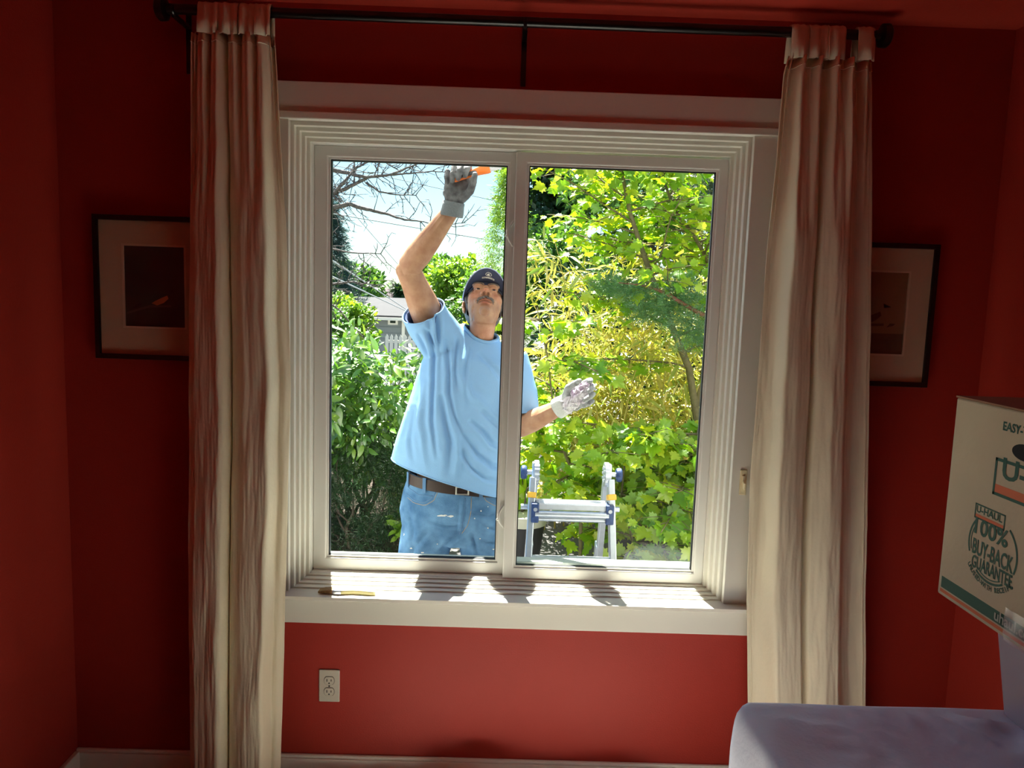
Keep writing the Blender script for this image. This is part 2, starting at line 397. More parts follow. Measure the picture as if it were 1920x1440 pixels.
# let some daylight through the weave
def translucent(m, amt, tint):
    n = m.node_tree.nodes; l = m.node_tree.links; out = n['Material Output']; b = n['Principled BSDF']
    t = n.new('ShaderNodeBsdfTranslucent'); t.inputs[0].default_value = lin(tint)
    x = n.new('ShaderNodeMixShader'); x.inputs[0].default_value = amt
    l.new(b.outputs[0], x.inputs[1]); l.new(t.outputs[0], x.inputs[2]); l.new(x.outputs[0], out.inputs[0])
translucent(m_curt, .16, (225, 205, 170))
def interp(tab, t):
    xs = [p[0] for p in tab]
    return [float(np.interp(t, xs, [p[k] for p in tab])) for k in range(1, len(tab[0]))]
def curtain(name, label, edges, prof, ztop, zbot, tabs, seed):
    """edges: (py, pxl, pxr) read at the curtain's plane; prof: (u, depth)"""
    t = thing(name, label, 'curtain', (0, RY, 0), 'pair of cream curtains')
    tab = []
    for py, a, c in edges:
        pa = at(a, py, RY); pc = at(c, py, RY); tab.append((pa.z, pa.x, pc.x))
    tab.sort()
    nz, nu = 90, 150
    pu = [p[0] for p in prof]; pd = [p[1] for p in prof]
    grid = []
    for i in range(nz+1):
        z = zbot+(ztop-zbot)*i/nz
        xl, xr = interp(tab, z)
        row = []; g = max(0, (z-1.9)/(2.45-1.9))             # 0 low .. 1 at the gathered top
        for j in range(nu+1):
            u = j/nu
            us = u+.018*noise.noise((z*1.3, seed, 0))+.012*noise.noise((z*3.1, seed, u*3))
            dep = float(np.interp(us, pu, pd))
            dep = sum(float(np.interp(us+e, pu, pd)) for e in (-.012, -.006, 0, .006, .012))/5
            top = .018*math.sin(u*2*math.pi*5.5+seed)+.008*math.sin(u*2*math.pi*11+2)
            dep = dep*(1-.75*g)+top*min(1, g*1.1)
            wr = .006*noise.noise((u*6, z*3, seed))+.0035*noise.noise((u*16, z*7, seed+3))+.0018*noise.noise((u*40, z*18, seed+5))
            xx = xl+(xr-xl)*u+.004*noise.noise((u*4, z*4, seed+9))*(0 if j in (0, nu) else 1)
            y = RY-.004-(dep+wr)
            row.append((xx, y, z))
        grid.append(row)
    MB().sheet(grid).build('panel', m_curt, t, smooth=True, solid=.003)
    for (pa, pb, py) in tabs:
        a = at(pa, py, RY-.02).x; c = at(pb, py, RY-.02).x
        a2 = at(pa+(2 if pa < 1000 else -6), py+70, RY-.02).x; c2 = at(pb+(2 if pa < 1000 else -6), py+70, RY-.02).x
        rows = []
        for (yy, zz, f) in [(RY-.030, ztop-.006, 1), (RY-.027, ztop+.03, .7), (RY-.022, RZ-.015, .3)]+[(RY-.0205*math.cos(q), RZ+.0205*math.sin(q), 0) for q in np.linspace(0, math.pi, 9)]+[(RY+.022, RZ-.02, .3), (RY+.02, ztop-.006, 1)]:
            rows.append([(a+(a2-a)*f+(c-a+(c2-a2-c+a)*f)*k/6, yy-(.002+.006*f)*math.sin(k*1.3+pa)-.004*math.sin(k*2.4+pa*.7), zz) for k in range(7)])
        MB().sheet(rows).build('tab', m_curt, t, smooth=True, solid=.003)
    z = ztop-.012; xl, xr = interp(tab, z); row = [grid[-2][j] for j in range(0, nu+1, 3)]
    MB().tube([(p[0], p[1]-.0035, p[2]) for p in row], .0022, 5).build('top_seam', m_curt, t, smooth=True)
    for side in (0, nu):
        pts = [(r[side][0]+(.012 if side == 0 else -.012), r[side][1]-.003, r[side][2]) for r in grid]
        MB().tube(pts, .0015, 5).build('side_hem', m_curt, t, smooth=True)
    return t
curtain('curtain', 'long cream tab-top curtain left of the window, reaching the floor',
        [(10, 371, 507), (65, 363, 515), (180, 361, 520), (300, 360, 526), (520, 357, 536), (720, 356, 541), (1000, 355, 534), (1200, 356, 529), (1440, 360, 522), (1560, 362, 518)],
        [(-.1, 0), (0, 0), (.08, .022), (.2, .036), (.36, .058), (.405, .05), (.418, -.02), (.45, .012), (.6, .042), (.75, .052), (.85, .06), (.875, .045), (.89, -.012), (.95, -.012), (1, -.028), (1.1, -.03)],
        at(440, 66, RY).z, .02, [(371, 408, 16), (408, 445, 17), (446, 478, 19), (478, 507, 20)], 3)
curtain('curtain', 'cream tab-top curtain right of the window, hanging behind the covered table',
        [(60, 1484, 1638), (118, 1472, 1637), (135, 1465, 1637), (300, 1455, 1636), (600, 1432, 1632), (900, 1410, 1627), (1130, 1403, 1623), (1315, 1405, 1622), (1560, 1405, 1618)],
        [(-.1, -.03), (0, -.02), (.08, -.012), (.13, .005), (.18, .05), (.3, .047), (.41, .034), (.445, -.012), (.465, .03), (.6, .052), (.72, .042), (.8, -.012), (.88, -.022), (1, 0), (1.1, 0)],
        at(1540, 112, RY).z, .02, [(1487, 1520, 50), (1520, 1555, 51), (1555, 1588, 53), (1612, 1644, 50)], 8)

# ------------------------------------------------------------------ framed prints
m_mat = mat('cream_mount', (206, 190, 158), .8, var=.05, vscale=20)
m_pgls = glass_mat('picture_glass', (1, 1, 1), 1.45)
def flat_poly(pts, y): return [(p[0], y, p[1]) for p in pts]
def picture(label, x0, x1, z0, z1, px0, px1, pz0, pz1, paint):
    t = thing('framed_print', label, 'picture', ((x0+x1)/2, 0, (z0+z1)/2), 'pair of framed bird prints')
    w = .016
    MB().ring(x0+w, x1-w, z0+w, z1-w, x0, x1, z0, z1, -.026, -.001).build('frame', m_black, t, bevel=.002)
    MB().ring(px0, px1, pz0, pz1, x0+w-.003, x1-w+.003, z0+w-.003, z1-w+.003, -.016, -.010).build('mount', m_mat, t)
    MB().ring(px0, px1, pz0, pz1, px0-.006, px1+.006, pz0-.006, pz1+.006, -.0175, -.015).build('mount_bevel', mat('pale_core', (220, 208, 182), .8), t)
    paint(t, px0, px1, pz0, pz1)
    MB().box((x0+w-.002, -.0215, z0+w-.002), (x1-w+.002, -.0195, z1-w+.002)).build('pane', m_pgls, t)
def bird(t, cx, cz, s, flip, body_m, breast_m, perch_m):
    def P(pts, dy, m, n): MB().prism([(cx+flip*p[0]*s, -.0115-dy, cz+p[1]*s) for p in pts][::(1 if flip > 0 else -1)], (0, -.0004, 0)).build(n, m, t)
    P([(-.05, -.028), (-.02, -.012), (.01, .012), (.024, .03), (.04, .034), (.048, .022), (.046, .006), (.03, -.006), (.0, -.018)], 0, body_m, 'bird_back')
    P([(-.012, -.022), (.0, -.014), (.02, -.004), (.038, .004), (.042, -.006), (.026, -.02), (.006, -.028)], .0006, breast_m, 'bird_breast')
    P([(.046, .024), (.066, .016), (.047, .014)], .0006, body_m, 'bird_beak')
    P([(-.085, -.046), (-.05, -.034), (-.04, -.022), (-.055, -.024)], .0003, body_m, 'bird_tail')
    P([(-.09, -.052), (-.02, -.028), (.05, -.026), (.05, -.032), (-.02, -.036), (-.09, -.058)], .0002, perch_m, 'perch')
def paintA(t, a, c, d, e):
    MB().box((a-.002, -.012, d-.002), (c+.002, -.0105, e+.002)).build('print', mat('dark_green_print', (54, 62, 50), .8, var=.5, vscale=9, c2=(38, 30, 34)), t)
    bird(t, (a+c)/2+.0, (d+e)/2-.03, 1.0, 1, mat('bird_dark', (34, 28, 32), .8), mat('bird_orange', (196, 120, 66), .8), mat('perch_grey', (84, 78, 70), .8))
def paintB(t, a, c, d, e):
    MB().box((a-.002, -.012, d-.002), (c+.002, -.0105, e+.002)).build('print', mat('tan_print', (152, 122, 90), .8, var=.2, vscale=12), t)
    MB().box((a-.002, -.0125, d-.002), (c+.002, -.012, d+.065)).build('print_ground', mat('brown_print', (108, 88, 66), .8, var=.3, vscale=30), t)
    bird(t, (a+c)/2+.0, (d+e)/2-.0, 1.25, 1, mat('bird_black', (30, 26, 28), .8), mat('bird_rust', (96, 62, 44), .8), mat('perch_brown', (92, 74, 56), .8))
    k = mat('reed', (80, 66, 50), .8)
    MB().prism([(c-.055, -.0118, d+.085), (c-.035, -.0118, d+.09), (c-.028, -.0118, d+.097), (c-.045, -.0118, d+.098)], (0, -.0004, 0)).build('print_leaf', k, t)
picture('black framed dark green bird print with cream mount left of the window', -1.302, -.905, 1.467, 1.918, -1.209, -1.02, 1.572, 1.824, paintA)
picture('black framed pale tan bird print partly behind the right curtain', .935, 1.363, 1.459, 1.914, 1.02, 1.275, 1.563, 1.822, paintB)

# ------------------------------------------------------------------ outlet and window latch plate
m_out = mat('ivory_plastic', (206, 200, 184), .35)
m_slot = mat('dark_slot', (30, 26, 22), .6)
ox, oz = -.558, .377
t = thing('power_outlet', 'cream double wall outlet on the red wall below the window', 'outlet', (ox, 0, oz))
MB().box((ox-.035, -.0055, oz-.057), (ox+.035, 0, oz+.057)).build('cover_plate', m_out, t, bevel=.004, seg=3)
for dz in (.0197, -.0197):
    poly = []
    for q in np.linspace(0, 2*math.pi, 33)[:-1]:
        poly.append((ox+.0172*math.cos(q), -.0052, oz+dz+max(-.0138, min(.0138, .0172*math.sin(q)))))
    sk = MB().prism([(p[0]+(p[0]-ox)*.07, -.0052, p[2]+(p[2]-oz-dz)*.08) for p in poly], (0, -.0008, 0)).build('socket_rim', m_slot, t)
    sk = MB().prism(poly, (0, -.0028, 0)).build('socket', m_out, t, bevel=.0006)
    MB().box((ox-.0085, -.0084, oz+dz-.003), (ox-.0057, -.0078, oz+dz+.0065)).build('slot', m_slot, sk)
    MB().box((ox+.0057, -.0084, oz+dz-.002), (ox+.0083, -.0078, oz+dz+.0055)).build('slot', m_slot, sk)
    MB().tube([(ox, -.0078, oz+dz-.0085), (ox, -.0084, oz+dz-.0085)], .0026, 12).build('slot', m_slot, sk)
MB().tube([(ox, -.005, oz), (ox, -.0068, oz)], .0028, 14).build('screw', m_slot, t)
lx, lz = .790, 1.129
t = thing('latch_plate', 'small ivory plastic catch on the right window casing beside the curtain', 'latch', (lx, -.022, lz))
m_iv = mat('ivory_catch', (226, 214, 176), .35)
MB().box((lx-.0115, -.027, lz-.042), (lx+.0115, -.022, lz+.042)).build('plate', m_iv, t, bevel=.003)
MB().box((lx-.0055, -.031, lz-.03), (lx+.0055, -.026, lz+.024)).build('slot_frame', m_iv, t, bevel=.002)
MB().box((lx-.003, -.043, lz-.022), (lx+.004, -.028, lz+.004), Matrix.Rotation(.25, 3, 'X')).build('lever', m_iv, t, bevel=.002)

# ------------------------------------------------------------------ paint brush on the sill
p0 = atz(602, 1102, .722); p1 = atz(705, 1109, .722)
p0.y = -.022; p1.y = -.036; p0.z = p1.z = .722
ax = (p1-p0); L = ax.length; ax.normalize(); sd = Vector((-ax.y, ax.x, 0)); up = Vector((0, 0, 1))
t = thing('paint_brush', 'flat wooden paint brush with tan bristles lying on the window sill', 'paint brush', tuple(p0.xyz-Vector((0,0,.007))))
def slab(rows, name, m, smooth=30):
    b = MB(); b.loft([[p0+ax*(s*L)+sd*(c+w*a)+up*(h*q+dz) for a, q in ((-1,-.6),(-.9,-1),(.9,-1),(1,-.6),(1,.6),(.9,1),(-.9,1),(-1,.6))] for s, c, w, h, dz in rows])
    return b.build(name, m, t, smooth=smooth)
slab([(-.01, 0, .015, .0022, -.003), (.08, 0, .017, .0045, -.001), (.20, 0, .018, .006, 0), (.27, 0, .018, .0065, 0)], 'bristles', mat('tan_bristles', (196, 164, 108), .8, var=.4, vscale=120, c2=(120, 92, 56), stretch=(1, 8, 1)))
slab([(.25, 0, .0185, .0072, 0), (.41, 0, .0185, .0072, 0)], 'ferrule', mat('steel_ferrule', (190, 192, 196), .3, metal=.8))
slab([(.285, 0, .0190, .0002, .0075), (.375, 0, .0190, .0002, .0075)], 'ferrule_label', mat('blue_label', (120, 152, 190), .5))
slab([(.40, 0, .018, .0065, 0), (.48, 0, .013, .0065, .0), (.6, 0, .0075, .0065, 0), (.75, .001, .008, .0065, 0), (.9, .001, .010, .006, 0), (.98, .001, .008, .005, 0), (1, .001, .004, .004, 0)], 'handle', mat('wood_handle', (206, 196, 140), .45))

# ------------------------------------------------------------------ covered table
TX, TY, TZ = .618, -.712, .75
t = thing('side_table', 'low wide table wholly covered by a white sheet, right of the window', 'table', (1.06, -1.3, 0))
m_wood = mat('dark_wood', (84, 58, 40), .5)
MB().box((TX+.03, -1.86, TZ-.035), (XR-.03, TY-.03, TZ-.012)).build('tabletop', m_wood, t, bevel=.004)
for xx in (TX+.06, XR-.11):
    for yy in (-1.83, TY-.11):
        MB().box((xx, yy, 0), (xx+.05, yy+.05, TZ-.035)).build('leg', m_wood, t, bevel=.004)
m_sheet = mat('white_sheet', (226, 231, 246), .85, var=.05, vscale=6, bump=.15, bscale=90, spec=.15)
g = []
NA, NB = 84, 96
aa = np.concatenate([np.linspace(-.52, 0, 30), np.linspace(0, XR-.02-TX, 55)[1:]])
bbv = np.concatenate([np.linspace(-.40, 0, 24), np.linspace(0, 1.2, 73)[1:]])
def hang(s):       # distance past the edge -> (outward, down)
    if s <= 0: return 0, 0
    r = .022
    if s < r*1.57: return r*math.sin(s/r), r*(1-math.cos(s/r))
    return r, r+(s-r*1.57)
for a in aa:
    row = []
    for bv in bbv:
        oxx, dx = hang(-a); oyy, dy = hang(-bv)
        if a < 0 and bv < 0:
            s = math.hypot(a, bv)*.9; oo, dd = hang(s); ang = math.atan2(-bv, -a)
            fl_ = 1+.7*math.sin(2*ang)*min(1, s/.2)
            X = TX-oo*math.cos(ang)*fl_-.012*math.cos(ang)*min(1, s/.25); Y = TY+oo*math.sin(ang)*fl_*.7; Z = TZ-dd
        elif a < 0:
            w = .012*min(1, -a/.12)*(.5+.5*math.sin(bv*19+.6))+.010*math.exp(-bv/.12)*min(1, -a/.06)
            X = TX-oxx-w; Y = TY-bv; Z = TZ-dx
        elif bv < 0:
            w = .02*min(1, -bv/.12)*(.5+.5*math.sin(a*17))
            X = TX+a; Y = TY+oyy+w; Z = TZ-dy
        else:
            X, Y, Z = TX+a, TY-bv, TZ
            n1 = noise.noise((X*4.5+Y*2, Y*6, 1)); n2 = noise.noise((X*11+Y*7, Y*9-X*6, 4))
            e = min(1, a/.08)*min(1, bv/.06)
            Z += e*(.012*n1+.022*max(0, 1-abs(n2)*3.2)*max(0, n1+.45))+.001*e*noise.noise((X*30, Y*30, 9))
            Z += .0022*math.exp(-((bv-.07)/.004)**2)*e          # ironed crease
        row.append((X, Y, max(Z, .012)))
    g.append(row)
o = MB().sheet(g).build('tablecloth', m_sheet, None, smooth=True, solid=.003)
tag(o, 'wrinkled white sheet draped over the table right of the window', 'sheet')

# ------------------------------------------------------------------ plastic bin, cardboard box
m_clear = glass_mat('clear_plastic', (.86, .84, .92), 1.45, .12, haze=.38)
bx0, bx1, by0, by1, bz0, bz1 = 1.20, 1.50, -1.16, -.735, TZ+.018, 1.075
t = thing('storage_bin', 'clear plastic storage bin on the covered table, beneath the cardboard box', 'bin', ((bx0+bx1)/2, (by0+by1)/2, bz0))
def rr(x0, x1, y0, y1, z, r=.03, n=5):
    pts = []
    for (cx, cyy, a0) in ((x1-r, y1-r, 0), (x0+r, y1-r, 90), (x0+r, y0+r, 180), (x1-r, y0+r, 270)):
        for k in range(n):
            q = math.radians(a0+90*k/(n-1)); pts.append((cx+r*math.cos(q), cyy+r*math.sin(q), z))
    return pts
b = MB()
e = .045
rows = [rr(bx0, bx1-.02, by0, by1, bz0), rr(bx0-e, bx1, by0-.02, by1+.012, bz1-.02), rr(bx0-e-.012, bx1, by0-.03, by1+.018, bz1-.018), rr(bx0-e-.012, bx1, by0-.03, by1+.018, bz1-.008)]
b.loft(rows, caps=False); n_ = len(rows[0]); b.f.append(tuple(range(n_))[::-1])
b.build('tub', m_clear, t, smooth=40, solid=.002)
MB().loft([rr(bx0-e-.014, bx1, by0-.032, by1+.02, bz1-.008), rr(bx0-e-.014, bx1, by0-.032, by1+.02, bz1)]).build('lid', m_clear, t, bevel=.002)
def lump(name, label, cat, c, r, m, seed, amp=.25):
    b = MB().ell(c, r, None, 28, 16)
    b.v = [Vector(c)+(v-Vector(c))*(1+amp*noise.noise((v*9+Vector((seed, 0, 0))))) for v in b.v]
    o = b.build(name, m, None, smooth=True, org=c); tag(o, label, cat, 'folded clothes inside the clear bin'); return o
lump('folded_cloth', 'pink folded cloth inside the clear bin on the table', 'cloth', (1.262, -.95, .955), (.07, .15, .075), mat('pink_cloth', (190, 92, 128), .9, bump=.3), 1, .12)
lump('folded_cloth', 'dark navy folded cloth at the bottom of the clear bin', 'cloth', (1.34, -.95, .825), (.10, .17, .045), mat('navy_cloth', (46, 50, 66), .9, bump=.3), 4, .12)
lump('folded_cloth', 'grey brown folded cloth inside the clear bin behind the pink one', 'cloth', (1.412, -.95, .955), (.06, .15, .075), mat('taupe_cloth', (142, 122, 116), .9, bump=.3), 7, .12)

m_card = mat('cream_cardboard', (206, 190, 158), .8, var=.07, vscale=9, bump=.08, bscale=90, spec=.2)
m_cardin = mat('brown_cardboard', (150, 112, 78), .85)
m_green = mat('green_ink', (34, 84, 62), .7); m_orange = mat('orange_ink', (214, 106, 58), .7)
BX, BY1, BZ0 = .985, -.80, 1.077
BZ1 = at(1795, 745, BY1).z; BW = .46
BY0 = BY1-BW; BXE = BX+.44
t = thing('cardboard_box', 'large cream moving box with green and orange print on the clear bin', 'box', (BX+.22, BY1-.23, BZ0))
b = MB(); b.box((BX, BY0, BZ0), (BXE, BY1, BZ1)); b.build('box_body', m_card, t, bevel=.004)
MB().box((BX-.001, BY0-.001, BZ1), (BX+.2195, BY1+.001, BZ1+.004)).build('top_flap', m_cardin, t)
MB().box((BX+.2205, BY0-.001, BZ1), (BXE+.001, BY1+.001, BZ1+.004)).build('top_flap', m_cardin, t)
def sp(px, py):                       # picture point -> (s, z) on the box face
    p = atx(px, py, BX); return BY1-p.y, p.z
def facep(pts, m, name, th=.0003, dx=0):
    b = MB(); b.prism([(BX-dx, BY1-s, z) for s, z in pts], (-th, 0, 0)); return b.build(name, m, t, fixn=True)
def facetext(body, s, z, size, m, name='lettering', rot=0, sx=1, align='CENTER', dx=0):
    me = text_mesh(body, size, .00012, align, bold=.022)
    ca, sa = math.cos(rot), math.sin(rot)
    a = co(me); X = (a[:, 0]*ca*sx-a[:, 1]*sa); Yv = (a[:, 0]*sa*sx+a[:, 1]*ca)
    out = np.stack([BX-.0006-dx-a[:, 2], BY1-(s+X), z+Yv], 1)-np.array(ORG[t.name]); setco(me, out)
    return link(name, me, m, t, org=ORG[t.name])
def ringp(cs, cz, rs, rz, w, m, name, a0=0, a1=360, n=48):
    b = MB(); A = np.radians(np.linspace(a0, a1, n+1)); rows = []
    for q in A:
        rows.append([(BX-.0002, BY1-(cs+rs*math.cos(q)), cz+rz*math.sin(q)), (BX-.0005, BY1-(cs+rs*math.cos(q)), cz+rz*math.sin(q)),
                     (BX-.0005, BY1-(cs+(rs-w)*math.cos(q)), cz+(rz-w)*math.sin(q)), (BX-.0002, BY1-(cs+(rs-w)*math.cos(q)), cz+(rz-w)*math.sin(q))])
    b.loft(rows, caps=False); return b.build(name, m, t, fixn=True)
def band(px):                          # bottom stripe, follows the box edge
    return px
zb = BZ0
facep([(.012, zb+.044), (BW, zb+.044), (BW, zb+.019), (.012, zb+.019)], m_green, 'green_stripe')
facep([(.010, zb+.0155), (BW, zb+.0155), (BW, zb+.0085), (.010, zb+.0085)], m_orange, 'orange_stripe')
facetext('uhaul.com', sp(1864, 1160)[0], zb+.033, .030, mat('pale_ink', (176, 178, 160), .7), align='LEFT', dx=.0008)
s0, z0 = sp(1862, 1025)
bs, bz, brs, brz = s0, z0, .073, .088
s_l = sp(1815, 1020)[0]; s_r = sp(1911, 1030)[0]; bs = (s_l+s_r)/2; brs = (s_r-s_l)/2
z_b = sp(1862, 1100)[1]; z_t = sp(1858, 962)[1]; bz = (z_b+z_t)/2; brz = (z_t-z_b)/2
for a0_, a1_ in ((140, 202), (236, 304), (-22, 52)): ringp(bs, bz, brs, brz, .0045, m_green, 'badge_ring', a0_, a1_, 24)
for a0_, a1_ in ((146, 198), (240, 300)): ringp(bs, bz, brs-.008, brz-.008, .0022, m_green, 'badge_ring', a0_, a1_, 20)
def tagbox(s0, s1, z0, z1, w):
    b = MB()
    for (a, c, d_, e_) in ((s0, s1, z1-w, z1), (s0, s1, z0, z0+w), (s0, s0+w, z0, z1), (s1-w, s1, z0, z1)):
        b.prism([(BX-.0002, BY1-a, d_), (BX-.0002, BY1-c, d_), (BX-.0002, BY1-c, e_), (BX-.0002, BY1-a, e_)], (-.0004, 0, 0))
    b.build('logo_border', m_green, t, fixn=True)
    facep([(s0+w, z0+w), (s1-w, z0+w), (s1-w, z0+(z1-z0)*.30), (s0+w, z0+(z1-z0)*.30)], m_orange, 'logo_stripe')
a, zt = sp(1830, 942); c, _ = sp(1888, 950); _, zl = sp(1830, 971)
tagbox(a, c, zl, zt, .003); hT = zt-zl; facetext('U-HAUL', (a+c)/2-.002, zl+hT*.63, hT*.62, m_green, sx=.80*(c-a)/(hT*.62*3.35))
w1 = 1.0
ssz = brz
def fit(body, pl, pr_, py, size):
    a_ = sp(pl, py)[0]; c_ = sp(pr_, py)[0]; me = text_mesh(body, size, bold=.022); X_ = co(me)[:, 0]; w_ = X_.max()-X_.min(); bpy.data.meshes.remove(me)
    k_ = (c_-a_)/w_; facetext(body, (a_+c_)/2-(X_.max()+X_.min())/2*k_, sp((pl+pr_)/2, py)[1], size, m_green, sx=k_)
fit('100%', 1827, 1892, 1000, .047)
fit('BUY-BACK', 1822, 1902, 1043, .044)
fit('GUARANTEE.', 1820, 1903, 1073, .036)
txt = 'UNUSED-WITH RECEIPT'
for i, ch in enumerate(txt):
    q = math.radians(222+(318-222)*i/(len(txt)-1))
    if ch != ' ': facetext(ch, bs+(brs+.010)*math.cos(q), bz+(brz+.008)*math.sin(q), .014, m_green, rot=q+math.pi/2, sx=.9)
a, zt = sp(1868, 857); _, zl = sp(1858, 920)
tagbox(a, a+.26, zl-.005, zt, .006)
facetext('U-HAUL', a+.02, (zt+zl)/2+.016, .058, m_green, align='LEFT', sx=1.25)
sa_, za_ = sp(1881, 797); facetext('EASY-TO-CARRY', sa_, za_-.002, .024, m_green, align='LEFT', sx=.95)
sh, zh = sp(1922, 850)
poly = [(sh+.036*math.cos(q), zh+.016*math.sin(q)) for q in np.linspace(0, 2*math.pi, 25)[:-1]]
facep(poly, mat('hole_shade', (20, 14, 10), .9), 'hand_hole_disc')  # flat disc; the shade inside the hand hole is its dark colour
# clear packing tape over the lower front edge
s1, z1 = sp(1893, 1155)
b = MB(); rows = []
for i in range(9):
    s = s1-.01+.13*i/8; rows.append([(BX-.0025-.001*math.sin(i*2.1+k), BY1-s-.004*math.sin(k*3), zb+.062-.064*k/5) for k in range(6)])
b.sheet(rows); b.build('tape', glass_mat('packing_tape', (.92, .90, .86), 1.5, .15, haze=.22), t, smooth=True)

# ------------------------------------------------------------------ white drop cloth heaped on the floor along the wall and under the window
def heap(x0, x1, y0, y1, h, seed, name, label, nx=90, ny=50):
    rows = []
    for j in range(ny+1):
        v = j/ny; r = []
        for i in range(nx+1):
            u = i/nx; X = x0+(x1-x0)*u; Y = y0+(y1-y0)*v
            X += .03*noise.noise((v*5, seed, u)); Y += .02*noise.noise((u*7, seed+2, v))*(1-v*.0)
            e = min(1, u/.08, (1-u)/.08)*min(1, (1-v)/.15, v/.05+.0)
            n = noise.noise((X*3.2, Y*5, seed))*.5+.5; k = 1-abs(noise.noise((X*7+Y*3, Y*8, seed+5)))*1.6
            r.append((X, Y, .008+e*h(u, v)*(.55*n+.45*max(0, k))))
        rows.append(r)
    o = MB().sheet(rows).build(name, mat('white_canvas', (242, 240, 232), .9, bump=.2, bscale=120), None, smooth=True, solid=.003)
    return tag(o, label, 'drop cloth')
heap(-.62, .60, -.03, -1.15, lambda u, v: (.15 if .33 < u else .09)*math.exp(-((v-.10)/.09)**2)+.045, 2, 'drop_cloth', 'crumpled pale drop cloth on the floor along the baseboard below the window')
# ------------------------------------------------------------------ the man outside
def V(*a): return Vector(a)
m_skin = mat('tan_skin', (184, 142, 110), .5, var=.22, vscale=26, c2=(158, 110, 84), bump=.12, bscale=180, spec=.4)
m_shirt = mat('light_blue_cotton', (134, 176, 218), .85, var=.06, vscale=7, bump=.12, bscale=220, spec=.1)
m_jean = mat('worn_blue_denim', (118, 162, 202), .85, var=.55, vscale=9, c2=(44, 82, 124), bump=.25, bscale=260, spec=.1, detail=8)
m_navy = mat('navy_cap_cloth', (62, 68, 88), .85, bump=.2, bscale=300, spec=.15)
m_glove = mat('dirty_grey_glove', (128, 130, 132), .75, var=.55, vscale=34, c2=(66, 68, 72), bump=.35, bscale=120)
m_glove2 = mat('pale_grey_glove', (190, 192, 190), .75, var=.3, vscale=40, c2=(126, 128, 128), bump=.35, bscale=140)
m_hair = mat('grey_hair', (104, 98, 94), .7, var=.4, vscale=120, bump=.6, bscale=220)
m_tache = mat('grey_moustache', (128, 118, 112), .7, var=.5, vscale=160, c2=(70, 60, 55), bump=.6, bscale=260)
m_belt = mat('dark_brown_leather', (56, 38, 32), .45)
m_metal = mat('brushed_metal', (206, 200, 190), .3, metal=.9)

MAN = V(-.18, .62, -.05)
man = thing('person', 'man in light blue shirt, jeans and navy cap reaching up with a scraper outside', 'person', MAN)

# --- head frame: local x = his left, y = face forward, z = up; tilted back
HC = V(-.092, .640, 1.662)
TILT = math.radians(44)
_f0 = V(0, -1, 0); _u0 = V(0, 0, 1)
hf = (_f0*math.cos(TILT)+_u0*math.sin(TILT)); hu = (_u0*math.cos(TILT)-_f0*math.sin(TILT)); hx = V(1, 0, 0)
Rr = Matrix.Rotation(math.radians(3), 3, V(0, 1, 0)) @ Matrix.Rotation(math.radians(4), 3, V(0, 0, 1))
hf, hu, hx = Rr@hf, Rr@hu, Rr@hx
HM = Matrix((hx, hf, hu)).transposed()
def H(x, y, z): return HC+HM@V(x, y, z)
HMn = np.array(HM); HCn = np.array(HC)
def hloc(a): return (a-HCn)@HMn

# --- joints
SR, ER, WR = V(-.275, .60, 1.535), V(-.374, .425, 1.797), V(-.205, .33, 2.012)
SL, EL, WL = V(.045, .63, 1.435), V(.070, .57, 1.185), V(.232, .395, 1.306)

def oval(c, ax, ay, rx, ry, n=24, p=2.0):
    out = []
    for k in range(n):
        t = 2*math.pi*k/n; cx_, sy_ = math.cos(t), math.sin(t)
        out.append(c+ax*(rx*math.copysign(abs(cx_)**(2/p), cx_))+ay*(ry*math.copysign(abs(sy_)**(2/p), sy_)))
    return out
def limb(b, pts, rads, flat=1.0, n=20, side=None):
    """pts along a limb with radii; slightly flattened"""
    pts = [Vector(p) for p in pts]; rows = []; prev = None
    for i, p in enumerate(pts):
        d = (pts[min(i+1, len(pts)-1)]-pts[max(i-1, 0)]).normalized()
        a = (Vector(side)-d*Vector(side).dot(d)).normalized() if side is not None else d.orthogonal().normalized()
        c = d.cross(a); r = rads[i]
        rows.append(oval(p, a, c, r, r*flat, n))
    b.loft(rows)
def lerp(a, b, t): return a+(b-a)*t

# ---- body (skin)
b = MB()
b.ell(H(0, -.014, .042), (.077, .099, .088), HM, 40, 24)
b.ell(H(0, .030, -.020), (.067, .068, .090), HM, 40, 24)
b.ell(H(0, .033, -.070), (.053, .056, .044), HM, 32, 18)
b.ell(H(0, .078, -.095), (.022, .021, .021), HM)
for s in (-1, 1):
    b.ell(H(s*.042, .052, -.016), (.027, .034, .026), HM)
    b.ell(H(s*.045, .030, -.058), (.016, .040, .032), HM)
    b.ell(H(s*.028, .083, .036), (.028, .018, .0105), HM)
    b.ell(H(s*.0135, .103, -.023), (.0105, .0125, .0095), HM)
    b.ell(H(s*.031, .081, .0200), (.019, .0145, .0078), HM)
    b.ell(H(s*.031, .080, .0022), (.018, .0145, .0078), HM)
    b.ell(H(s*.026, .083, -.046), (.018, .014, .016), HM)
    b.ell(H(s*.080, -.008, -.004), (.007, .020, .031), HM@Matrix.Rotation(-.35*s, 3, 'Z'))
    b.ell(H(s*.080, .000, -.030), (.006, .010, .012), HM)
b.loft([oval(H(0, .083+.012*t+.020*t*t, .030-.050*t), HM@V(1,0,0), HM@V(0,1,0), .009+.006*t, .014+.003*t, 14) for t in (0, .25, .5, .75, 1)])
b.ell(H(0, .112, -.020), (.014, .013, .0115), HM)
b.ell(H(0, .088, -.052), (.027, .014, .0075), HM); b.ell(H(0, .086, -.0655), (.023, .0145, .0075), HM)
NB = V(-.108, .685, 1.47)
